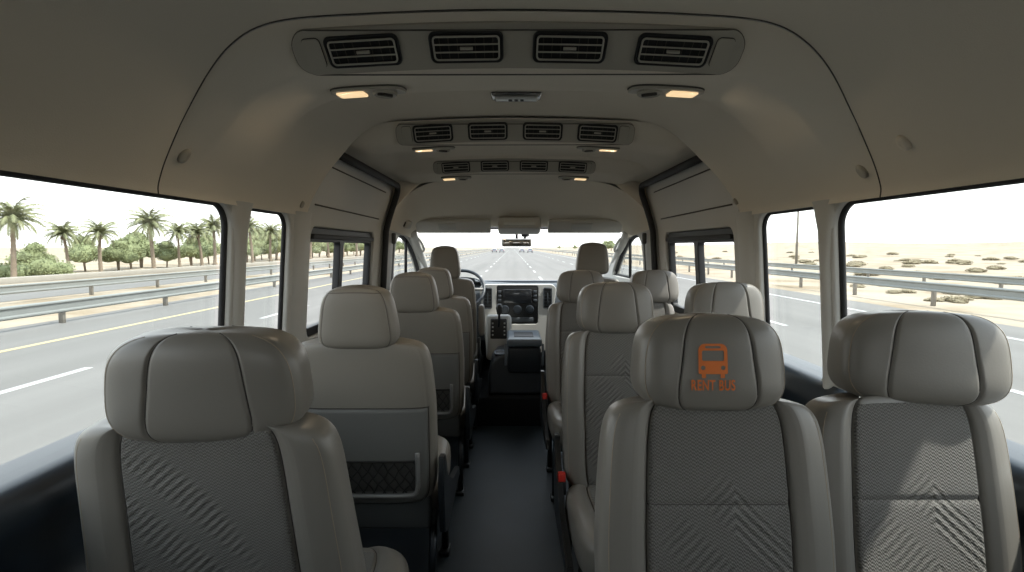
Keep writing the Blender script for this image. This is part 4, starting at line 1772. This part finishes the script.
for xx in (-.06, .045, .150):
    bm = bmesh.new()
    add_lathe(bm, [(.036, 0), (.036, .02), (.030, .03), (.012, .032), (.001, .032)], 24, Matrix.Translation((xx, 4.378,   .725)) @ Matrix.Rotation(PI / 2, 4, 'X'))
    kn = dpart('climate_knob', bm, M['console'])
    bm = bmesh.new()
    add_tube(bm, [Vector((xx, 4.36,   .725)) + Vector((math.cos(a), 0, math.sin(a))) * .033 for a in [2 * PI * k / 24 for k in range(24)]], .0022, 5, True)
    dpart('chrome_ring', bm, M['chrome'], kn)
bm = bmesh.new()
add_box(bm, -.09, .18, 4.364, 4.39, .618, .655, .004)
dpart('switch_row', bm, M['dash'])
for xx in (-.205, .30):
    bm = bmesh.new()
    add_box(bm, xx - .032, xx + .032, 4.36, 4.42, .735, .905, .010)
    vt = dpart('side_vent', bm, M['black'])
    bm = bmesh.new()
    add_tube(bm, [(xx + a, 4.358, z) for a, z in rrect(-.034, .034, .733, .907, .012, 4)], .004, 6, True)
    for k in range(5):
        add_box(bm, xx - .028, xx + .028, 4.356, 4.366, .76 + k * .028, .763 + k * .028)
    add_box(bm, xx - .004, xx + .004, 4.352, 4.362, .775, .865, .001)
    dpart('vent_slats', bm, M['dash'], vt)
# gear selector housing, in front of the stack towards the driver
bm = bmesh.new()
mtx = Matrix.Translation((-.105, 4.12, .60)) @ Matrix.Rotation(math.radians(-12), 4, 'X')
add_box(bm, -.10, .10, -.07, .22, -.25, .11, .03, 3, mtx)
dpart('gear_housing', bm, M['silver'])
bm = bmesh.new()
add_box(bm, -.065, .065, -.078, -.05, -.085, .075, .010, 2, mtx)
pl = dpart('gear_plate', bm, M['black'])
bm = bmesh.new()
pts = [(-.055, -.085, -.055 + .0), (-.055, -.085, .05)]
for k in range(4):
    add_box(bm, -.052, -.040, -.084, -.076, -.06 + k * .03, -.048 + k * .03, .001, 1, mtx)
    add_box(bm, .040, .052, -.084, -.076, -.06 + k * .03, -.048 + k * .03, .001, 1, mtx)
dpart('gear_mark', bm, M['silver'], pl)
bm = bmesh.new()
add_tube(bm, [mtx @ Vector((0, -.06, 0)), mtx @ Vector((.004, -.12, .06)), mtx @ Vector((.006, -.13, .12))], .009, 8)
lev = dpart('gear_lever', bm, M['frame'])
bm = bmesh.new()
kp = [mtx @ Vector((.006, -.13, .10)), mtx @ Vector((.006, -.131, .12)), mtx @ Vector((.006, -.132, .15)), mtx @ Vector((.006, -.132, .175)), mtx @ Vector((.006, -.132, .185))]
add_tube(bm, kp, .02, 12, rads=[.012, .022, .027, .023, .010])
dpart('gear_knob', bm, M['black'], lev)

# ---- steering wheel
st = empty('steering_wheel', (-.42, 4.30, .90))
tag(st, 'dark steering wheel half hidden behind the driver seat', 'steering wheel')
bm = bmesh.new()
mt = Matrix.Rotation(math.radians(-38), 4, 'X')
add_tube(bm, [mt @ Vector((.19 * math.cos(a), 0, .19 * math.sin(a))) for a in [2 * PI * k / 48 for k in range(48)]], .014, 8, True)
obj('rim', bm, M['console'], st)
bm = bmesh.new()
add_box(bm, -.075, .075, -.02, .05, -.05, .05, .025, 3, mt)
hub = obj('hub', bm, M['dash'], st)
for a in (0, PI, -PI / 2):
    bm = bmesh.new()
    add_tube(bm, [mt @ Vector((.05 * math.cos(a), 0, .05 * math.sin(a))), mt @ Vector((.185 * math.cos(a), 0, .185 * math.sin(a)))], .012, 8)
    obj('spoke', bm, M['rim'], st)
tube('column', [mt @ Vector((0, .03, 0)), mt @ Vector((0, .35, 0))], .03, M['dash'], st)
ic = empty('instrument_binnacle', (-.42, 4.44, .93))
tag(ic, 'dark instrument hood in front of the driver, left of the silver stack', 'instrument panel')
bm = bmesh.new()
rws = []
for k in range(13):
    a = PI * k / 12
    rws.append([(-.16 * math.cos(a), 0, .065 * math.sin(a) ** .7), (-.16 * math.cos(a), .12, .055 * math.sin(a) ** .7), (-.15 * math.cos(a), .12, .045 * math.sin(a) ** .7), (-.15 * math.cos(a), 0, .055 * math.sin(a) ** .7)])
obj('hood', grid_mesh(rws, True), M['dash'], ic)
bm = bmesh.new()
for s in (-1, 1):
    add_lathe(bm, [(.001, 0), (.045, 0), (.048, .004), (.048, .01)], 24, Matrix.Translation((s * .06, .08, .005)) @ Matrix.Rotation(PI / 2, 4, 'X'))
obj('gauges', bm, M['rim'], ic)

# ---- centre console box between the front seats
cb = empty('centre_console', (.03, 3.66, .20))
tag(cb, 'dark centre console box with pale grey-blue lid at the end of the aisle', 'console')


def cpart(name, bm, m, parent=cb, ang=50):
    bm.transform(Matrix.Translation(-cb.location))
    return smooth_by_angle(obj(name, bm, m, parent), ang)


bm = bmesh.new()
me = curve_panel([(-.165, .20), (.225, .20), (.222, .42), (.205, .475), (.17, .49), (-.05, .49), (-.11, .475), (-.155, .42), (-.17, .33)], [], .52, .022)
b2 = bmesh.new()
b2.from_mesh(me)
for v in b2.verts:
    v.co = Vector((v.co.x, 3.62 + .26 + v.co.z + .12 * (v.co.y - .2) * (1 if v.co.z < 0 else 0), v.co.y))
bmesh.ops.recalc_face_normals(b2, faces=b2.faces)
cpart('base', b2, M['console'])
bm = bmesh.new()
add_box(bm, -.030, .205, 3.615, 4.0, .36, .545, .020, 3)
bx = cpart('storage_box', bm, M['console'])
bm = bmesh.new()
add_box(bm, -.036, .212, 3.605, 4.02, .548, .605, .018, 3)
ld_ = cpart('lid', bm, M['lid'])
bm = bmesh.new()
add_box(bm, .015, .155, 3.70, 3.90, .603, .609, .003)
cpart('tray_inset', bm, M['black'], ld_)
bm = bmesh.new()
add_tube(bm, [(x, 3.70 + y,   .485) for x, y in rrect(-.125, -.05, -.035, .10, .03, 5)], .007, 8, True)
hd = cpart('cup_holder_rim', bm, M['lid'])
bm = bmesh.new()
add_box(bm, -.12, -.055, 3.67, 3.795, .470, .487, .004)
cpart('cup_holder', bm, M['black'])
for s in (-.043, .217):
    bm = bmesh.new()
    add_tube(bm, [(s, 3.61, .42), (s, 3.60, .50), (s, 3.64, .565)], .009, 8)
    cpart('hinge_arm', bm, M['lid'])

# ---- sun visors, overhead console, mirror
for side, x0, x1 in ((-1, -.72, -.16), (1, .27, .83)):
    nm = 'left' if side < 0 else 'right'
    v = empty('sun_visor', ((x0 + x1) / 2, 3.93, 1.402))
    tag(v, 'pale ' + nm + ' sun visor folded flat along the top of the windscreen', 'sun visor')
    bm = bmesh.new()
    hw = (x1 - x0) / 2
    add_box(bm, -hw, hw, -.07, .065, -.012, .014, .011, 3, Matrix.Rotation(math.radians(-40), 4, 'X'))
    obj('pad', bm, M['trim'], v)
    bm = bmesh.new()
    add_box(bm, -.11, .02 if side < 0 else .05, -.05, .02, -.0155, -.008, .003, 2, Matrix.Rotation(math.radians(-40), 4, 'X'))
    obj('ticket_strap', bm, M['silver'], v)
    tube('hinge_rod', [(-hw + .01, -.045, .048), (hw - .01, -.045, .048)], .006, M['trim'], v)
oc = empty('overhead_console', (.055, 3.92, 1.395))
tag(oc, 'small pale overhead map lamp console between the two sun visors', 'overhead console')
bm = bmesh.new()
add_box(bm, -.16, .16, -.09, .10, -.030, .06, .022, 3, Matrix.Rotation(math.radians(-14), 4, 'X'))
obj('housing', bm, M['trim'], oc)
bm = bmesh.new()
add_box(bm, -.115, .115, -.102, -.08, -.012, .012, .005, 2, Matrix.Rotation(math.radians(-14), 4, 'X'))
obj('lamp_cover', bm, M['clear'], oc)
mr = empty('rear_view_mirror', (.037, 4.12, 1.285))
tag(mr, 'dark rear view mirror hanging in the middle of the windscreen', 'mirror')
bm = bmesh.new()
add_box(bm, -.118, .118, -.012, .02, -.033, .033, .014, 3)
obj('housing', bm, M['rim'], mr)
bm = bmesh.new()
add_box(bm, -.108, .108, -.0145, -.008, -.026, .026, .003, 2)
glm = mat('mirror_glass', (.62, .60, .56), .06, metal=1.0, bump=(3, .02, .001))
obj('mirror_glass', bm, glm, mr)
tube('stem', [(.0, .01, .02), (.0, .02, .07), (.0, .07, .10)], .010, M['black'], mr)
ds = empty('dash_camera', (.105, 4.14, 1.345))
tag(ds, 'small black sensor box on the windscreen right above the mirror', 'camera')
bm = bmesh.new()
add_box(bm, -.03, .03, -.02, .03, -.014, .016, .008, 3)
obj('case', bm, M['black'], ds)
tube('bracket', [(0, .0, -.01), (-.005, -.005, -.03)], .010, M['black'], ds)
# small speaker/lamp trims at the roof corners beside the screen
for side in (-1, 1):
    nm = 'left' if side < 0 else 'right'
    X = -.765 if side < 0 else .885
    t = empty('corner_belt_guide', (X * .985, 3.74, 1.415))
    if side < 0:
        tag(t, 'small dark square fitting high on the left front roof corner', 'fitting')
        bm = bmesh.new()
        add_box(bm, -.028, .028, -.03, .03, -.028, .028, .01, 2, Matrix.Rotation(-.5, 4, 'Z') @ Matrix.Rotation(.5, 4, 'Y'))
        obj('housing', bm, M['trim'], t)
        bm = bmesh.new()
        add_box(bm, -.016, .016, -.036, -.02, -.018, .018, .004, 2, Matrix.Rotation(-.5, 4, 'Z') @ Matrix.Rotation(.5, 4, 'Y'))
        obj('grille', bm, M['black'], t)
    else:
        bpy.data.objects.remove(t)
